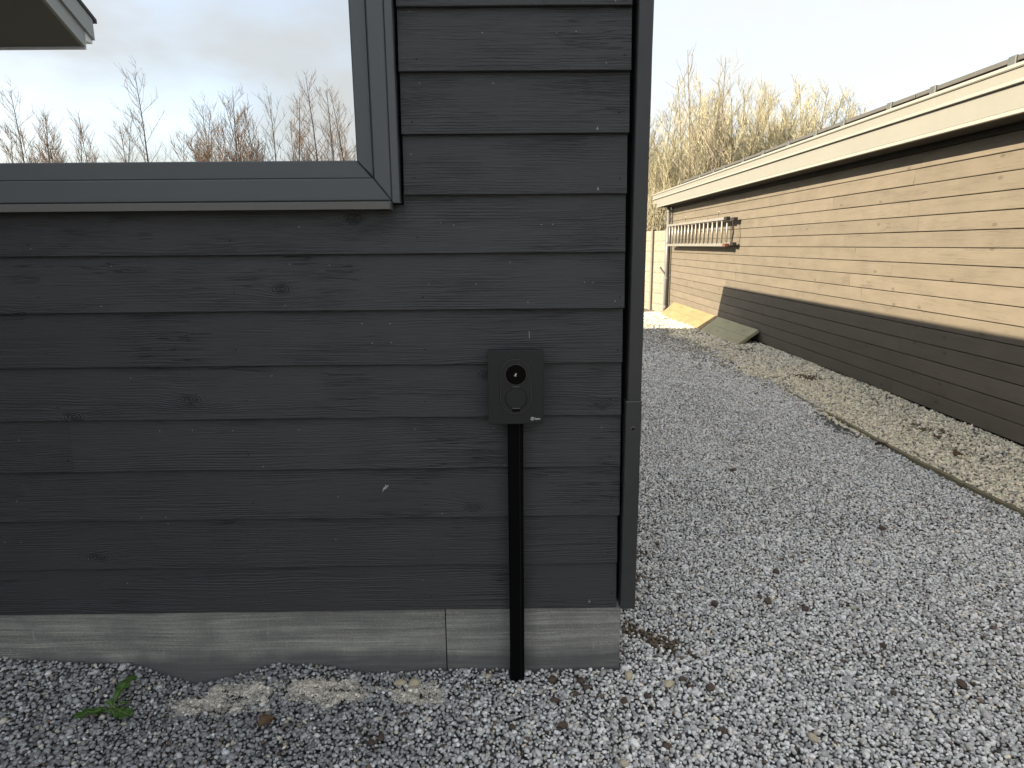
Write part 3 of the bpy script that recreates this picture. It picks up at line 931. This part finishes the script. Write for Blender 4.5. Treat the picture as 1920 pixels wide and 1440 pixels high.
MB().bbox(LX - .0118, LX + .0118, YF - .0050, YF - .0012, LZ + .0382, LZ + .0400, .0006).build('hinge_edge', M['edge'], fl)
MB().bbox(LX - .0118, LX + .0118, YF - .0062, YF - .001, LZ - .0325, LZ - .0295, .0010).build('flap_lip', M['edge'], fl)
MB().bbox(LX - .0120, LX + .0120, YF - .0018, YF - .0013, LZ - .0415, LZ - .0330, .0002).build('finger_recess', M['gloss_black'], fl)
# emblem on the display
def zmark(mb, cx_, cz_, s, y, lean=.25):
    for P in (((-.42, .5), (-.42, .30), (.42, .30), (.42, .5)), ((.12, .30), (-.42, -.30), (-.12, -.30), (.42, .30)), ((-.42, -.30), (-.42, -.5), (.5, -.5), (.42, -.30))):
        mb.add([(cx_ + (p[0] + lean * p[1]) * s, y, cz_ + p[1] * s) for p in P], [(0, 1, 2, 3)])
mb = MB(); zmark(mb, DX - .001, DZ - .0005, .0078, YF - .0033)
mb.build('display_emblem', M['white_print'], ds)
# round emblem and lettering at the lower right corner
mb = MB()
EX, EZ = BX + .0525, BZ - .1018
o_, i_ = disc(EX, EZ, .0056, 28), disc(EX, EZ, .0043, 28)
V = [(p[0], YF - .0004, p[1]) for p in o_] + [(p[0], YF - .0004, p[1]) for p in i_]
mb.add(V, [(i, (i + 1) % 28, 28 + (i + 1) % 28, 28 + i) for i in range(28)])
zmark(mb, EX, EZ, .0050, YF - .0004)
mb.build('emblem', M['white_print'], charger)
def text_part(body, x, z, y, size, mat, parent, name):
    cu = bpy.data.curves.new(name, 'FONT'); cu.body = body; cu.size = size; cu.resolution_u = 2
    cu.offset = size * .02
    ob_ = bpy.data.objects.new(name + '_tmp', cu); COL.objects.link(ob_)
    dg = bpy.context.evaluated_depsgraph_get(); dg.update()
    me = bpy.data.meshes.new_from_object(ob_.evaluated_get(dg))
    V = [(x + v.co.x * .80, y, z + v.co.y) for v in me.vertices]; Fc = [tuple(p.vertices) for p in me.polygons]
    bpy.data.objects.remove(ob_); bpy.data.curves.remove(cu); bpy.data.meshes.remove(me)
    return mesh_obj(name, V, Fc, mat, parent)
text_part('Zaptec', EX + .0070, EZ - .0027, YF - .0004, .0080, M['white_print'], charger, 'lettering')

# ------------------------------------------------------------------ cable duct
duct = empty('cable_duct', (.027, 2.08, 0), 'black upright cable duct running from charging box down to gravel', 'duct')
L = []
for z in (-.03, .30, .65, .968):
    a = .0006 * math.sin(z * 7)
    x0, x1 = .0020 + a, .0525 + a
    c = .0035
    L.append([(x0, 2.115, z), (x1, 2.115, z), (x1, 2.058 + c, z), (x1 - c, 2.058, z), (x0 + c, 2.058, z), (x0, 2.058 + c, z)])
mb = MB(); mb.loft(L, True); mb.build('duct_body', M['black'], duct)
MB().bbox(.0400, .0412, 2.0568, 2.0580, -.03, .966, .0004).build('cover_seam', M['charger2'], duct)

# ------------------------------------------------------------------ brown shed
S = lambda off, y, z: (XS + SK * y + off, y, z)
SY0, SY1 = -1.0, 16.30
shed = empty('shed', S(2, 8, 0), 'long brown stained timber shed with beige roof fascia', 'shed')
def slab(mb, o0, o1, y0, y1, z0, z1, b=.0):
    """box following the slightly skewed shed wall"""
    t = MB()
    if b > 0: t.bbox(o0, o1, y0, y1, z0, z1, b)
    else: t.box(o0, o1, y0, y1, z0, z1)
    mb.add([(XS + SK * y + x, y, z) for x, y, z in t.v], t.f)
    return mb
slab(MB(), .022, 6.0, SY0, SY1, -.2, 2.405).build('wall_core', M['shed_core'], shed)
PITCHB = .1463
random.seed(21)
for k in range(17):
    zb = .022 + k * PITCHB - .006
    zt = min(zb + PITCHB - .0068, 2.400)
    if k == 0: zb = .020
    cuts = [SY0]
    y = SY0 + random.uniform(2.2, 5.2)
    while y < SY1 - 1.2:
        cuts.append(y); y += random.choice((3.6, 4.2, 4.8))
    cuts.append(SY1)
    for a, b_ in zip(cuts[:-1], cuts[1:]):
        n = max(2, int((b_ - a) / .5)); L = []
        sd = random.uniform(0, 50); tilt = random.uniform(-.0015, .0015)
        y0, y1 = a + .0012, b_ - .0012
        for i in range(n + 1):
            yy = y0 + (y1 - y0) * i / n
            d = .0014 * fbm(yy * .9, sd)
            e = .0010 * fbm(yy * .7, sd + 7)
            c = .004
            L.append([S(.024, yy, zb + e), S(d + c, yy, zb + e), S(d - tilt, yy, zb + c + e), S(d + tilt, yy, zt - c + e), S(d + c, yy, zt + e), S(.024, yy, zt + e)][::-1])
        mb = MB(); mb.loft(L, True); mb.build('siding_board', M['shed'], shed)
# end trim board at far corner
slab(MB(), -.004, .02, SY1 + .001, SY1 + .03, -.05, 2.40, .003).build('corner_board', M['shed'], shed)
OFF = -.30
slab(MB(), OFF + .02, .5, SY0, SY1 + .40, 2.408, 2.422).build('soffit', M['soffit'], shed)
slab(MB(), -.022, .021, SY0, SY1 - .02, 2.355, 2.407, .003).build('top_batten', M['soffit'], shed)
slab(MB(), OFF, OFF + .02, SY0, SY1 + .42, 2.436, 2.604, .002).build('fascia_board', M['fascia'], shed)
slab(MB(), OFF - .006, OFF + .03, SY0, SY1 + .425, 2.404, 2.434, .003).build('fascia_lip', M['fascia2'], shed)
slab(MB(), OFF - .030, OFF + .02, SY0, SY1 + .80, 2.606, 2.634, .003).build('fascia_ledge', M['fascia2'], shed)
slab(MB(), OFF - .018, OFF + .02, SY0, SY1 + .82, 2.636, 2.708, .002).build('fascia_upper', M['fascia'], shed)
slab(MB(), OFF - .036, OFF + .10, SY0, SY1 + .84, 2.710, 2.742, .008).build('roof_trim', M['fascia2'], shed)
slab(MB(), OFF - .0, OFF + .02, SY1 + .44, SY1 + .80, 2.50, 2.600, .002).build('fascia_return', M['fascia'], shed)
slab(MB(), OFF + .021, 6.2, SY0, SY1 + .40, 2.424, 2.722).build('roof', M['roof_felt'], shed)
# rain pipe with clips and an angled branch
px, py = XS + SK * 16.2 - .105, 16.22
mb = MB(); mb.tube([(px, py, -.20), (px, py, 2.41)], .041, 14); dp = mb.build('rain_pipe', M['pipe'], shed, smooth=True)
for z in (.02, .72, 1.55, 2.3):
    mb = MB(); mb.tube([(px, py, z - .03), (px, py, z + .03)], .048, 14); mb.add(*(lambda t: (t.v, t.f))(MB().box(px + .03, px + .10, py - .012, py + .012, z - .012, z + .012)))
    mb.build('pipe_clip', M['pipe'], dp)
mb = MB(); mb.tube([(px - .03, py, .80), (px - .16, py, .98)], .022, 10); mb.build('pipe_branch', M['pipe'], dp)

# roof panels, edge seen above the trim
seams = [2.87, 4.58, 6.29, 8.00, 9.70, 11.40, 13.10, 14.80]
clamps = [3.3, 4.2, 5.1, 6.02, 6.69, 7.6, 8.27, 9.06, 9.96, 10.8, 11.75, 12.34, 13.24, 14.68]
names = ['nearest', 'second nearest', 'third nearest', 'fourth nearest', 'fifth nearest', 'sixth nearest', 'farthest']
for i, (a, b_) in enumerate(zip(seams[:-1], seams[1:])):
    e = empty('roof_panel', S(OFF + .6, (a + b_) / 2, 2.742), names[i] + ' of the flat grey edged panels lying along the shed roof edge', 'panel', 'panels along the shed roof')
    slab(MB(), OFF + .085, OFF + 1.1, a + .008, b_ - .008, 2.797, 2.833, .002).build('frame', M['panel_frame'], e)
    slab(MB(), OFF + .105, OFF + 1.08, a + .03, b_ - .03, 2.8335, 2.837).build('cell_sheet', M['cell'], e)
    for c in clamps:
        if a < c < b_:
            q = slab(MB(), OFF + .070, OFF + .115, c - .04, c + .04, 2.743, 2.839, .005).build('clamp', M['clamp'], e)

# ------------------------------------------------------------------ ladder on the shed wall
lad = empty('ladder', S(-.15, 14.0, 1.47), 'aluminium extension ladder hung sideways on the brown shed wall', 'ladder')
LZ0, LZ1 = 1.502, 1.950
for sec, (o0, o1, ya, yb) in enumerate(((-.205, -.145, 11.62, 15.9), (-.130, -.070, 11.45, 15.75))):
    hz = 0.0 if sec == 0 else .018
    for zc in (LZ0 + hz, LZ1 - hz):
        slab(MB(), o0, o1, ya, yb, zc - .024, zc + .024, .004).build('rail', M['alu'], lad)
        slab(MB(), o0 - .006, o1 + .006, ya - .12, ya + .02, zc - .028, zc + .028, .006).build('foot', M['rubber'] if zc > 1.7 or sec else M['red'], lad)
    yy = ya + .20 + sec * .12
    while yy < yb - .1:
        xo = (o0 + o1) / 2
        mb = MB(); mb.tube([S(xo, yy, LZ0 + hz), S(xo, yy, LZ1 - hz)], .017, 8); mb.build('rung', M['alu'], lad, smooth=True)
        yy += .28
mb = MB(); mb.tube([S(-.13, 11.40, LZ0), S(-.13, 11.32, LZ0 + .22), S(-.13, 11.40, LZ1)], .012, 6); mb.build('stay', M['rubber'], lad)
for yy in (12.6, 15.0):
    mb = MB(); mb.tube([S(.0, yy, LZ1 + .16), S(-.02, yy, LZ1 + .16), S(-.02, yy, LZ1 + .02), S(-.22, yy, LZ1 + .028), S(-.22, yy, LZ1 + .06)], .010, 6)
    mb.build('hook', M['alu'], lad)

# ------------------------------------------------------------------ boards leaning at the foot of the shed
def leaning(name, y0, y1, mat, label):
    # top edge against the wall, foot out on the gravel
    def gz(x, y): return float(ground_z(x, y))
    e = empty(name, S(-.2, (y0 + y1) / 2, 0), label, 'plank')
    rows = 2
    for r_ in range(rows):
        L = []
        for y in np.linspace(y0, y1, 8):
            xb, xt = XS + SK * y - .36, XS + SK * y - .035
            zb, zt = gz(xb, y) + .012, .20 + .012 * (y - 12)* -.4
            d = Vector((xt - xb, 0, zt - zb)); ln = d.length; d.normalize(); nrm = Vector((-d.z, 0, d.x))
            p0 = Vector((xb, y, zb)) + d * (ln * r_ / rows + .002); p1 = Vector((xb, y, zb)) + d * (ln * (r_ + 1) / rows - .002)
            th = .045; w = .0025 * fbm(y * 2, r_)
            L.append([tuple(p0 + nrm * w), tuple(p1 + nrm * w), tuple(p1 - nrm * (th - w)), tuple(p0 - nrm * (th - w))])
        mb = MB(); mb.loft(L, True); mb.build('plank', mat, e)
    return e
leaning('leaning_planks', 12.22, 15.60, M['plank_y'], 'sunlit yellow planks leaning along the foot of the brown shed')
leaning('leaning_planks', 10.15, 12.20, M['plank_g'], 'greenish planks leaning at the shed foot beside the yellow planks')

# ------------------------------------------------------------------ timber edging between the gravels
for i, (ya, yb) in enumerate(((1.9, 3.92), (3.93, 5.6), (5.61, 8.4))):
    L = []
    for y in np.linspace(ya, yb, 12):
        x = float(EDGE_X(y)) + .004 * math.sin(y * 3); zt = float(ground_z(x, y)) + .022 - (.018 * max(0, y - 5.3) / 2 if y > 5.3 else 0) + .003 * math.sin(y * 5)
        if i == 2: zt -= .004
        L.append([(x - .016, y, zt - .09), (x + .016, y, zt - .09), (x + .016, y, zt), (x - .016, y, zt)])
    mb = MB(); mb.loft(L, True)
    o = mb.build('edging_board', M['edging'])
    tag(o, ['nearest weathered edging board between grey and cream gravel', 'middle weathered edging board between grey and cream gravel', 'far edging board half buried between grey and cream gravel'][i], 'edging', 'edging boards')

# ------------------------------------------------------------------ concrete fence behind the drive
fence = empty('concrete_fence', (3.6, 18.0, -.2), 'beige rock faced concrete panel fence at the end of the drive', 'fence')
FP, FD = Vector((3.98, 16.42, 0)), Vector((-.222, .975, 0)).normalized()
FN = Vector((-FD.y, FD.x, 0))            # faces the drive
def FW(t, n, z):
    p = FP + FD * t + FN * n
    return (p.x, p.y, z)
random.seed(5)
for b_ in ((.05, .752), (.848, 2.602), (2.698, 4.45)):
    for r_ in range(8):
        z0 = -.24 + r_ * .262
        N, Mz = max(8, int((b_[1] - b_[0]) / .05)), 7
        V = []; Fc = []
        sd = random.uniform(0, 90)
        for i in range(N + 1):
            for j in range(Mz + 1):
                t = b_[0] + (b_[1] - b_[0]) * i / N; z = z0 + .258 * j / Mz
                edge = min(i, N - i, j, Mz - j)
                V.append(FW(t, 0. if edge == 0 else .009 + .011 * fbm(t * 9, z * 13, sd), z))
        for i in range(N):
            for j in range(Mz):
                a = i * (Mz + 1) + j
                Fc.append((a, a + Mz + 1, a + Mz + 2, a + 1))
        mb = MB(); mb.add(V, Fc)
        bb = MB().box(b_[0], b_[1], -.045, -.0005, z0, z0 + .258)
        mb.add([FW(*p) for p in bb.v], bb.f)
        mb.build('panel', M['fence'], fence)
for t in (.0, .80, 2.65, 4.50):
    bb = MB().bbox(t - .046, t + .046, -.06, .055, -.3, 1.90, .008)
    mb = MB(); mb.add([FW(*p) for p in bb.v], bb.f); mb.build('post', M['fence_post'], fence)

# ------------------------------------------------------------------ bare trees
def bare_tree(seed, H, spread, n_stem, n_br, up, tw_n, buds=0, twig_r=.007, lean=.03, base_frac=.12, stem_r=.05):
    """returns (trunk MB arrays, crown arrays, bud arrays); stems, branches and twigs as tapered three-sided tubes"""
    rg = random.Random(seed)
    T, Cc, Bd = MB(), MB(), MB()
    def line(mb, pts, r0_, r1_, sides=3):
        n = len(pts); rad = [r0_ + (r1_ - r0_) * i / (n - 1) for i in range(n)]
        mb.tube(pts, rad, sides, False)
    def grow(p, d, length, nseg, wander, upk):
        pts = [p.copy()]; d = d.normalized()
        for i in range(nseg):
            d = (d + Vector((rg.gauss(0, wander), rg.gauss(0, wander), rg.gauss(0, wander) + upk))).normalized()
            p = p + d * (length / nseg); pts.append(p.copy())
        return pts
    def at_(pts, t):
        f_ = t * (len(pts) - 1); i = min(int(f_), len(pts) - 2)
        return pts[i].lerp(pts[i + 1], f_ - i), (pts[i + 1] - pts[i]).normalized()
    for s_ in range(n_stem):
        a = rg.uniform(0, 6.28)
        k = 0 if s_ == 0 else 1
        h = H * (1 if s_ == 0 else rg.uniform(.62, .92))
        d = Vector((math.cos(a) * (.04 + .22 * k), math.sin(a) * (.04 + .22 * k), 1))
        st = grow(Vector((math.cos(a) * .08 * k, math.sin(a) * .08 * k, -.1)), d, h, 9, lean, .03)
        line(T, st, stem_r * (1 if s_ == 0 else .7), .009, 5)
        for b in range(n_br):
            t = base_frac + (1 - base_frac) * (b + rg.random()) / n_br * .97
            p, dd = at_(st, t)
            a = rg.uniform(0, 6.28)
            out = Vector((math.cos(a), math.sin(a), up + rg.uniform(-.2, .35)))
            ln = spread * (1.05 - t) ** .7 * rg.uniform(.55, 1.15) + .25
            br = grow(p, out, ln, 5, .10, .09)
            line(Cc, br, .006 + .013 * (1 - t), .005, 3)
            ntw = max(2, int(tw_n * (.4 + ln / spread)))
            for w in range(ntw):
                tt = .12 + .86 * rg.random()
                q, d2 = at_(br, tt)
                a2 = rg.uniform(0, 6.28)
                o2 = d2 * .9 + Vector((math.cos(a2) * .75, math.sin(a2) * .75, .35 + rg.uniform(-.3, .5)))
                tw = grow(q, o2, rg.uniform(.25, .75) * (.5 + .5 * ln / spread), 3, .13, .07)
                line(Cc, tw, twig_r, twig_r * .55, 3)
                for x_ in range(buds):
                    q2, _ = at_(tw, rg.random())
                    v1 = Vector((rg.gauss(0, 1), rg.gauss(0, 1), rg.gauss(0, 1))).normalized() * rg.uniform(.014, .03)
                    v2 = Vector((rg.gauss(0, 1), rg.gauss(0, 1), rg.gauss(0, 1))).normalized() * rg.uniform(.010, .02)
                    Bd.add([q2, q2 + v1, q2 + v2], [(0, 1, 2)])
    return T, Cc, Bd

def tree_proto(name, args, bark, twig, bud=None):
    T, Cc, Bd = bare_tree(**args)
    e = bpy.data.objects.new(name, None); COL.objects.link(e)
    T.build('trunk', bark, e); c = Cc.build('crown', twig, e)
    if Bd.v: Bd.build('buds', bud, c)
    return e

# thicket beyond the shed
protoR = [tree_proto('budding_tree', dict(seed=50 + i, H=7.0, spread=1.8, n_stem=5, n_br=30, up=1.35, tw_n=14, buds=1, twig_r=.0072, stem_r=.04, base_frac=.06), M['bark'], M['twig_y'], M['bud']) for i in range(3)]
spots = [  # x, y, height scale, label
    (4.3, 24.2, .80), (5.15, 23.2, .84), (5.9, 25.0, .90), (6.4, 24.0, 1.04), (7.35, 24.2, 1.05), (8.1, 23.2, .90),
    (8.6, 25.5, 1.0), (9.1, 24.1, .98), (9.9, 23.6, .93), (10.3, 25.4, 1.0), (10.9, 24.2, 1.03), (11.7, 24.6, .97), (12.0, 23.6, .80),
    (8.5, 24.6, .95), (9.6, 24.8, .95), (10.5, 23.7, .92), (7.6, 25.3, .96), (11.3, 25.6, 1.0), (12.3, 25.8, .98), (8.9, 26.2, 1.04), (10.1, 26.6, 1.04), (6.9, 26.6, 1.0), (5.4, 27.0, .95), (9.5, 27.2, 1.05), (7.9, 27.0, 1.0), (11.2, 27.0, 1.02), (3.4, 25.5, .9), (2.3, 24.4, .85)]
random.seed(3)
spots += [(4.6 + k * .62 + random.uniform(-.2, .2), 25.8 + random.uniform(-.9, 1.2), random.uniform(.90, 1.02)) for k in range(14)]
for i, (x, y, s_) in enumerate(spots):
    e = protoR[i] if i < 3 else copy_tree(protoR[i % 3])
    e.location = (x, y, -.2); e.scale = (s_ * random.uniform(.92, 1.08), s_ * random.uniform(.92, 1.08), s_ * 1.03)
    e.rotation_euler = (0, 0, random.uniform(0, 6.28))
    tag(e, 'yellow green budding tree in the dense thicket behind the shed', 'tree', 'budding trees behind the shed')
e = tree_proto('bare_tree', dict(seed=77, H=7.9, spread=1.5, n_stem=1, n_br=36, up=.9, tw_n=5, buds=0, twig_r=.0065, stem_r=.045), M['bark'], M['twig_g'])
e.location = (6.25, 23.0, -.2); tag(e, 'tall bare tree rising above the thicket near the black corner post', 'tree')
e = tree_proto('bare_tree', dict(seed=78, H=7.8, spread=2.0, n_stem=2, n_br=26, up=1.1, tw_n=5, buds=0, twig_r=.0065, stem_r=.045), M['bark'], M['twig_g'])
e.location = (7.1, 23.3, -.2); tag(e, 'tall forked bare tree second from the post above the thicket', 'tree')

# trees across the road, seen mirrored in the window
def mirror_y(yv): return 2 * GLASS_Y - yv
protoB = [tree_proto('bare_tree', dict(seed=120 + i, H=8.0, spread=2.3, n_stem=1 + (i == 1), n_br=40, up=1.0, tw_n=9, buds=0, twig_r=.0058, stem_r=.06, base_frac=.3), M['bark2'], (M['twig_g'], M['twig_r'], M['twig_g'])[i]) for i in range(3)]
protoS = [tree_proto('brown_shrub_tree', dict(seed=150 + i, H=6.4, spread=1.5, n_stem=6, n_br=28, up=1.3, tw_n=11, buds=0, twig_r=.0070, stem_r=.03), M['bark2'], M['twig_r']) for i in range(2)]
tall = [(-22.0, 8.7, 0, 'leftmost tall bare tree mirrored in the window'),
        (-19.6, 7.75, 1, 'second tall bare tree from the left mirrored in the window'),
        (-18.0, 7.7, 2, 'bare tree left of the sky gap mirrored in the window'),
        (-16.3, 9.4, 0, 'tall feathery bare tree right of the sky gap in the window'),
        (-14.4, 8.2, 2, 'slim bare tree left of the red brown shrubs in the window'),
        (-12.5, 8.6, 1, 'bare leader tree above the red brown shrubs in the window'),
        (-10.6, 8.5, 0, 'bare tree just left of the tallest crown in the window'),
        (-8.6, 9.6, 1, 'tallest broad crowned bare tree in the window reflection'),
        (-7.0, 8.5, 2, 'bare tree at the right edge of the window reflection'),
        (-20.8, 8.0, 2, 'short bare tree behind the leftmost tall tree in the window'),
        (-17.3, 7.2, 1, 'small bare tree at the right side of the sky gap in the window'),
        (-13.4, 8.3, 0, 'thin bare tree rising behind the red brown shrubs in the window'),
        (-11.6, 8.4, 2, 'second thin bare tree behind the red brown shrubs in the window'),
        (-9.6, 8.6, 1, 'bare tree half hidden left of the broad crown in the window'),
        (-7.8, 8.7, 0, 'bare tree half hidden right of the broad crown in the window'),
        (-24.2, 8.0, 1, 'bare tree cut by the left edge of the window reflection')]
used = set()
for x, h, k, lab in tall:
    e = protoB[k] if k not in used else copy_tree(protoB[k])
    used.add(k)
    yv = 32 + random.uniform(-1, 1)
    e.location = (x * yv / 32, mirror_y(yv), -.2); s_ = (h + .2) / 8.15
    e.scale = (s_ * .95, s_ * .95, s_); e.rotation_euler = (0, 0, random.uniform(0, 6.28))
    tag(e, lab, 'tree', 'trees mirrored in the window')
used = set()
for x, h, k in ((-21.2, 7.9, 0), (-22.9, 7.6, 1), (-20.4, 7.3, 1), (-13.3, 7.9, 0), (-12.0, 8.1, 1), (-11.1, 8.0, 0), (-13.9, 7.2, 1), (-9.7, 7.6, 1), (-7.8, 7.6, 0), (-6.2, 7.7, 1), (-4.6, 7.9, 0), (-19.0, 7.5, 0), (-15.2, 7.0, 1), (-12.6, 7.6, 0), (-21.8, 7.2, 0), (-9.0, 7.3, 0)):
    e = protoS[k] if k not in used else copy_tree(protoS[k])
    used.add(k)
    yv = 33 + random.uniform(-1.5, 1.5)
    e.location = (x * yv / 32, mirror_y(yv), -.2); s_ = (h + .3) / 6.6
    e.scale = (s_, s_, s_); e.rotation_euler = (0, 0, random.uniform(0, 6.28))
    tag(e, 'low red brown shrub between taller bare trees mirrored in the window', 'shrub', 'shrubs mirrored in the window')

# ------------------------------------------------------------------ small things on the gravel
dry_leaf(-.776, 1.832, float(ground_z(-.776, 1.832)) + .016, .055, .9, 'curled brown leaf on dark gravel below the sandy patch')
dry_leaf(-.638, 2.112, .272, .045, .1, 'small withered leaf caught under the lowest black board', 0., .2)
dry_leaf(3.25, 4.5, float(ground_z(3.25, 4.5)) + .02, .09, .4, 'large dark dry leaf on the cream pebble strip near the wall')
dry_leaf(2.82, 4.72, float(ground_z(2.82, 4.72)) + .02, .10, 2.2, 'reddish dry leaf lying by the timber edging board')
dry_leaf(3.42, 5.0, float(ground_z(3.42, 5.0)) + .02, .09, 1.2, 'dry leaf against the shed foot on cream pebbles')

def pebble(x, y, s, mat, label, cat, group, seed, name='brown_stone'):
    rg = np.random.default_rng(seed)
    # one subdivision of the icosahedron, rounded
    V = [Vector(v) for v in ICO_V]; Fc = []; cache = {}
    def mid(a, b):
        k = (min(a, b), max(a, b))
        if k not in cache:
            cache[k] = len(V); V.append(((V[a] + V[b]) / 2).normalized())
        return cache[k]
    for a, b, c in ICO_F:
        a, b, c = int(a), int(b), int(c)
        ab, bc, ca = mid(a, b), mid(b, c), mid(c, a)
        Fc += [(a, ab, ca), (b, bc, ab), (c, ca, bc), (ab, bc, ca)]
    A = np.array(V); A *= (1 + rg.uniform(-.12, .12, (len(A), 1)))
    A *= np.array([rg.uniform(.9, 1.3), rg.uniform(.7, .95), rg.uniform(.55, .8)]) * s
    a = rg.uniform(0, 6.28); c_, s_ = math.cos(a), math.sin(a)
    A = np.stack([A[:, 0] * c_ - A[:, 1] * s_, A[:, 0] * s_ + A[:, 1] * c_, A[:, 2]], 1)
    A += np.array([x, y, float(ground_z(x, y)) + s * .42])
    o = mesh_obj(name, A, Fc, mat)
    tag(o, label, cat, group)
browns = [(.151, 2.06, .018), (.251, 2.055, .016), (.223, 1.996, .013), (.152, 1.964, .014), (.268, 2.023, .014), (.388, 1.959, .015),
          (.475, 1.985, .013), (.701, 2.022, .018), (.681, 1.827, .014), (.17, 1.849, .015), (.006, 1.84, .012), (-.404, 1.79, .014),
          (1.264, 2.844, .017), (1.256, 2.517, .016), (1.577, 2.011, .019), (1.12, 2.576, .018), (1.098, 2.61, .015), (.616, 2.067, .014),
          (2.041, 3.324, .02), (1.542, 4.255, .022), (.884, 2.56, .017), (.485, 1.761, .014), (-.43, 1.772, .012), (.63, 3.05, .017), (1.32, 1.98, .013), (1.43, 2.24, .013)]
own = {0: 'rusty brown stone against the plinth, first right of the duct foot', 1: 'rusty brown stone against the plinth, second right of the duct foot',
       7: 'dark brown stone on gravel right of the long tan pebble', 11: 'brown stone on gravel left of the duct near the bottom edge',
       12: 'brown stone lying alone on the drive, uppermost of the middle ones', 14: 'large brown stone lying alone near the right edge of the gravel',
       18: 'brown stone nearest the timber edging on the grey drive', 19: 'dark brown stone farthest along the grey drive', 23: 'brown stone beside the corner post low on the drive'}
for i, (x, y, s_) in enumerate(browns):
    pebble(x, y, s_, M['brown_stone'], own.get(i, 'small rust brown stone lying among the grey gravel in a loose scatter'), 'stone', 'brown stones in the gravel', 300 + i)
p0 = [(-.335, 2.04, .021, 'pale yellow stone on gravel left of the cable duct, near plinth'), (-.385, 2.045, .018, 'pinkish pale stone on gravel left of the yellow stone by plinth'),
      (.425, 2.075, .019, 'tan rounded stone at the right end of the concrete plinth'), (.56, 2.04, .019, 'long tan pebble on gravel right of the house corner'),
      (.34, 1.69, .016, 'cream stone on gravel near the bottom edge below the corner'), (.95, 1.78, .016, 'cream oval stone on the grey gravel right of centre')]
for i, (x, y, s_, lab) in enumerate(p0):
    pebble(x, y, s_, M['cream_stone'], lab, 'stone', 'pale stones in the gravel', 400 + i, 'pale_stone')

# dandelion
def ground_v(x, y, d=0.): return float(ground_z(x, y)) + d
weed = empty('dandelion', (-1.305, 1.905, ground_v(-1.305, 1.905)), 'green dandelion weed growing in the gravel below the window', 'plant')
def weed_leaf(x0, y0, x1, y1, w, lift, seed, teeth=5):
    rg = random.Random(seed); N = 22
    d = Vector((x1 - x0, y1 - y0)); ln = d.length; d.normalize(); nn = Vector((-d.y, d.x))
    V = []; Fc = []; R = MB(); mid = []
    for i in range(N + 1):
        t = i / N
        env = w * (.12 + .88 * min(1, (t / .55) ** 1.2)) * (1 - max(0, (t - .8) / .2) ** 2 * .93)
        tooth = 1 - .55 * ((t * teeth) % 1.0) * (1 - .5 * t)
        tooth2 = 1 - .55 * ((t * teeth + .35) % 1.0) * (1 - .5 * t)
        zc = ground_v(x0 + d.x * ln * t, y0 + d.y * ln * t) + .012 + lift * math.sin(math.pi * min(1, t * .8)) + .003 * math.sin(i)
        side = .012 * math.sin(t * 2.4 + seed)
        cxx, cyy = x0 + d.x * ln * t + nn.x * side, y0 + d.y * ln * t + nn.y * side
        mid.append((cxx, cyy, zc + .0012))
        for j, q in ((-1, -env * tooth), (-.5, -env * tooth * .5), (0, 0), (.5, env * tooth2 * .5), (1, env * tooth2)):
            V.append((cxx + nn.x * q * 1.15, cyy + nn.y * q * 1.15, zc + abs(j) * w * .28 - .10 * w * (abs(j) == 1)))
    for i in range(N):
        for j in range(4):
            a = i * 5 + j; Fc.append((a, a + 5, a + 6, a + 1))
    mb = MB(); mb.add(V, Fc); o = mb.build('leaf', M['leaf_green'], weed, smooth=True)
    R.tube(mid, [.0026 * (1 - .75 * i / N) for i in range(N + 1)], 5); R.build('midrib', M['leaf_rib'], o)
bx, by = -1.300, 1.905
for a in ((bx, by, -1.305, 2.045, .021, .03, 1, 4), (bx, by, -1.385, 1.835, .021, .02, 2, 5), (bx, by, -1.222, 1.882, .023, .018, 3, 5), (bx, by, -1.335, 1.862, .014, .018, 4, 4),
          (bx, by, -1.262, 1.85, .012, .014, 5, 4), (bx, by, -1.325, 1.935, .010, .02, 6, 3), (bx, by, -1.262, 1.925, .010, .016, 7, 3)):
    weed_leaf(*a)
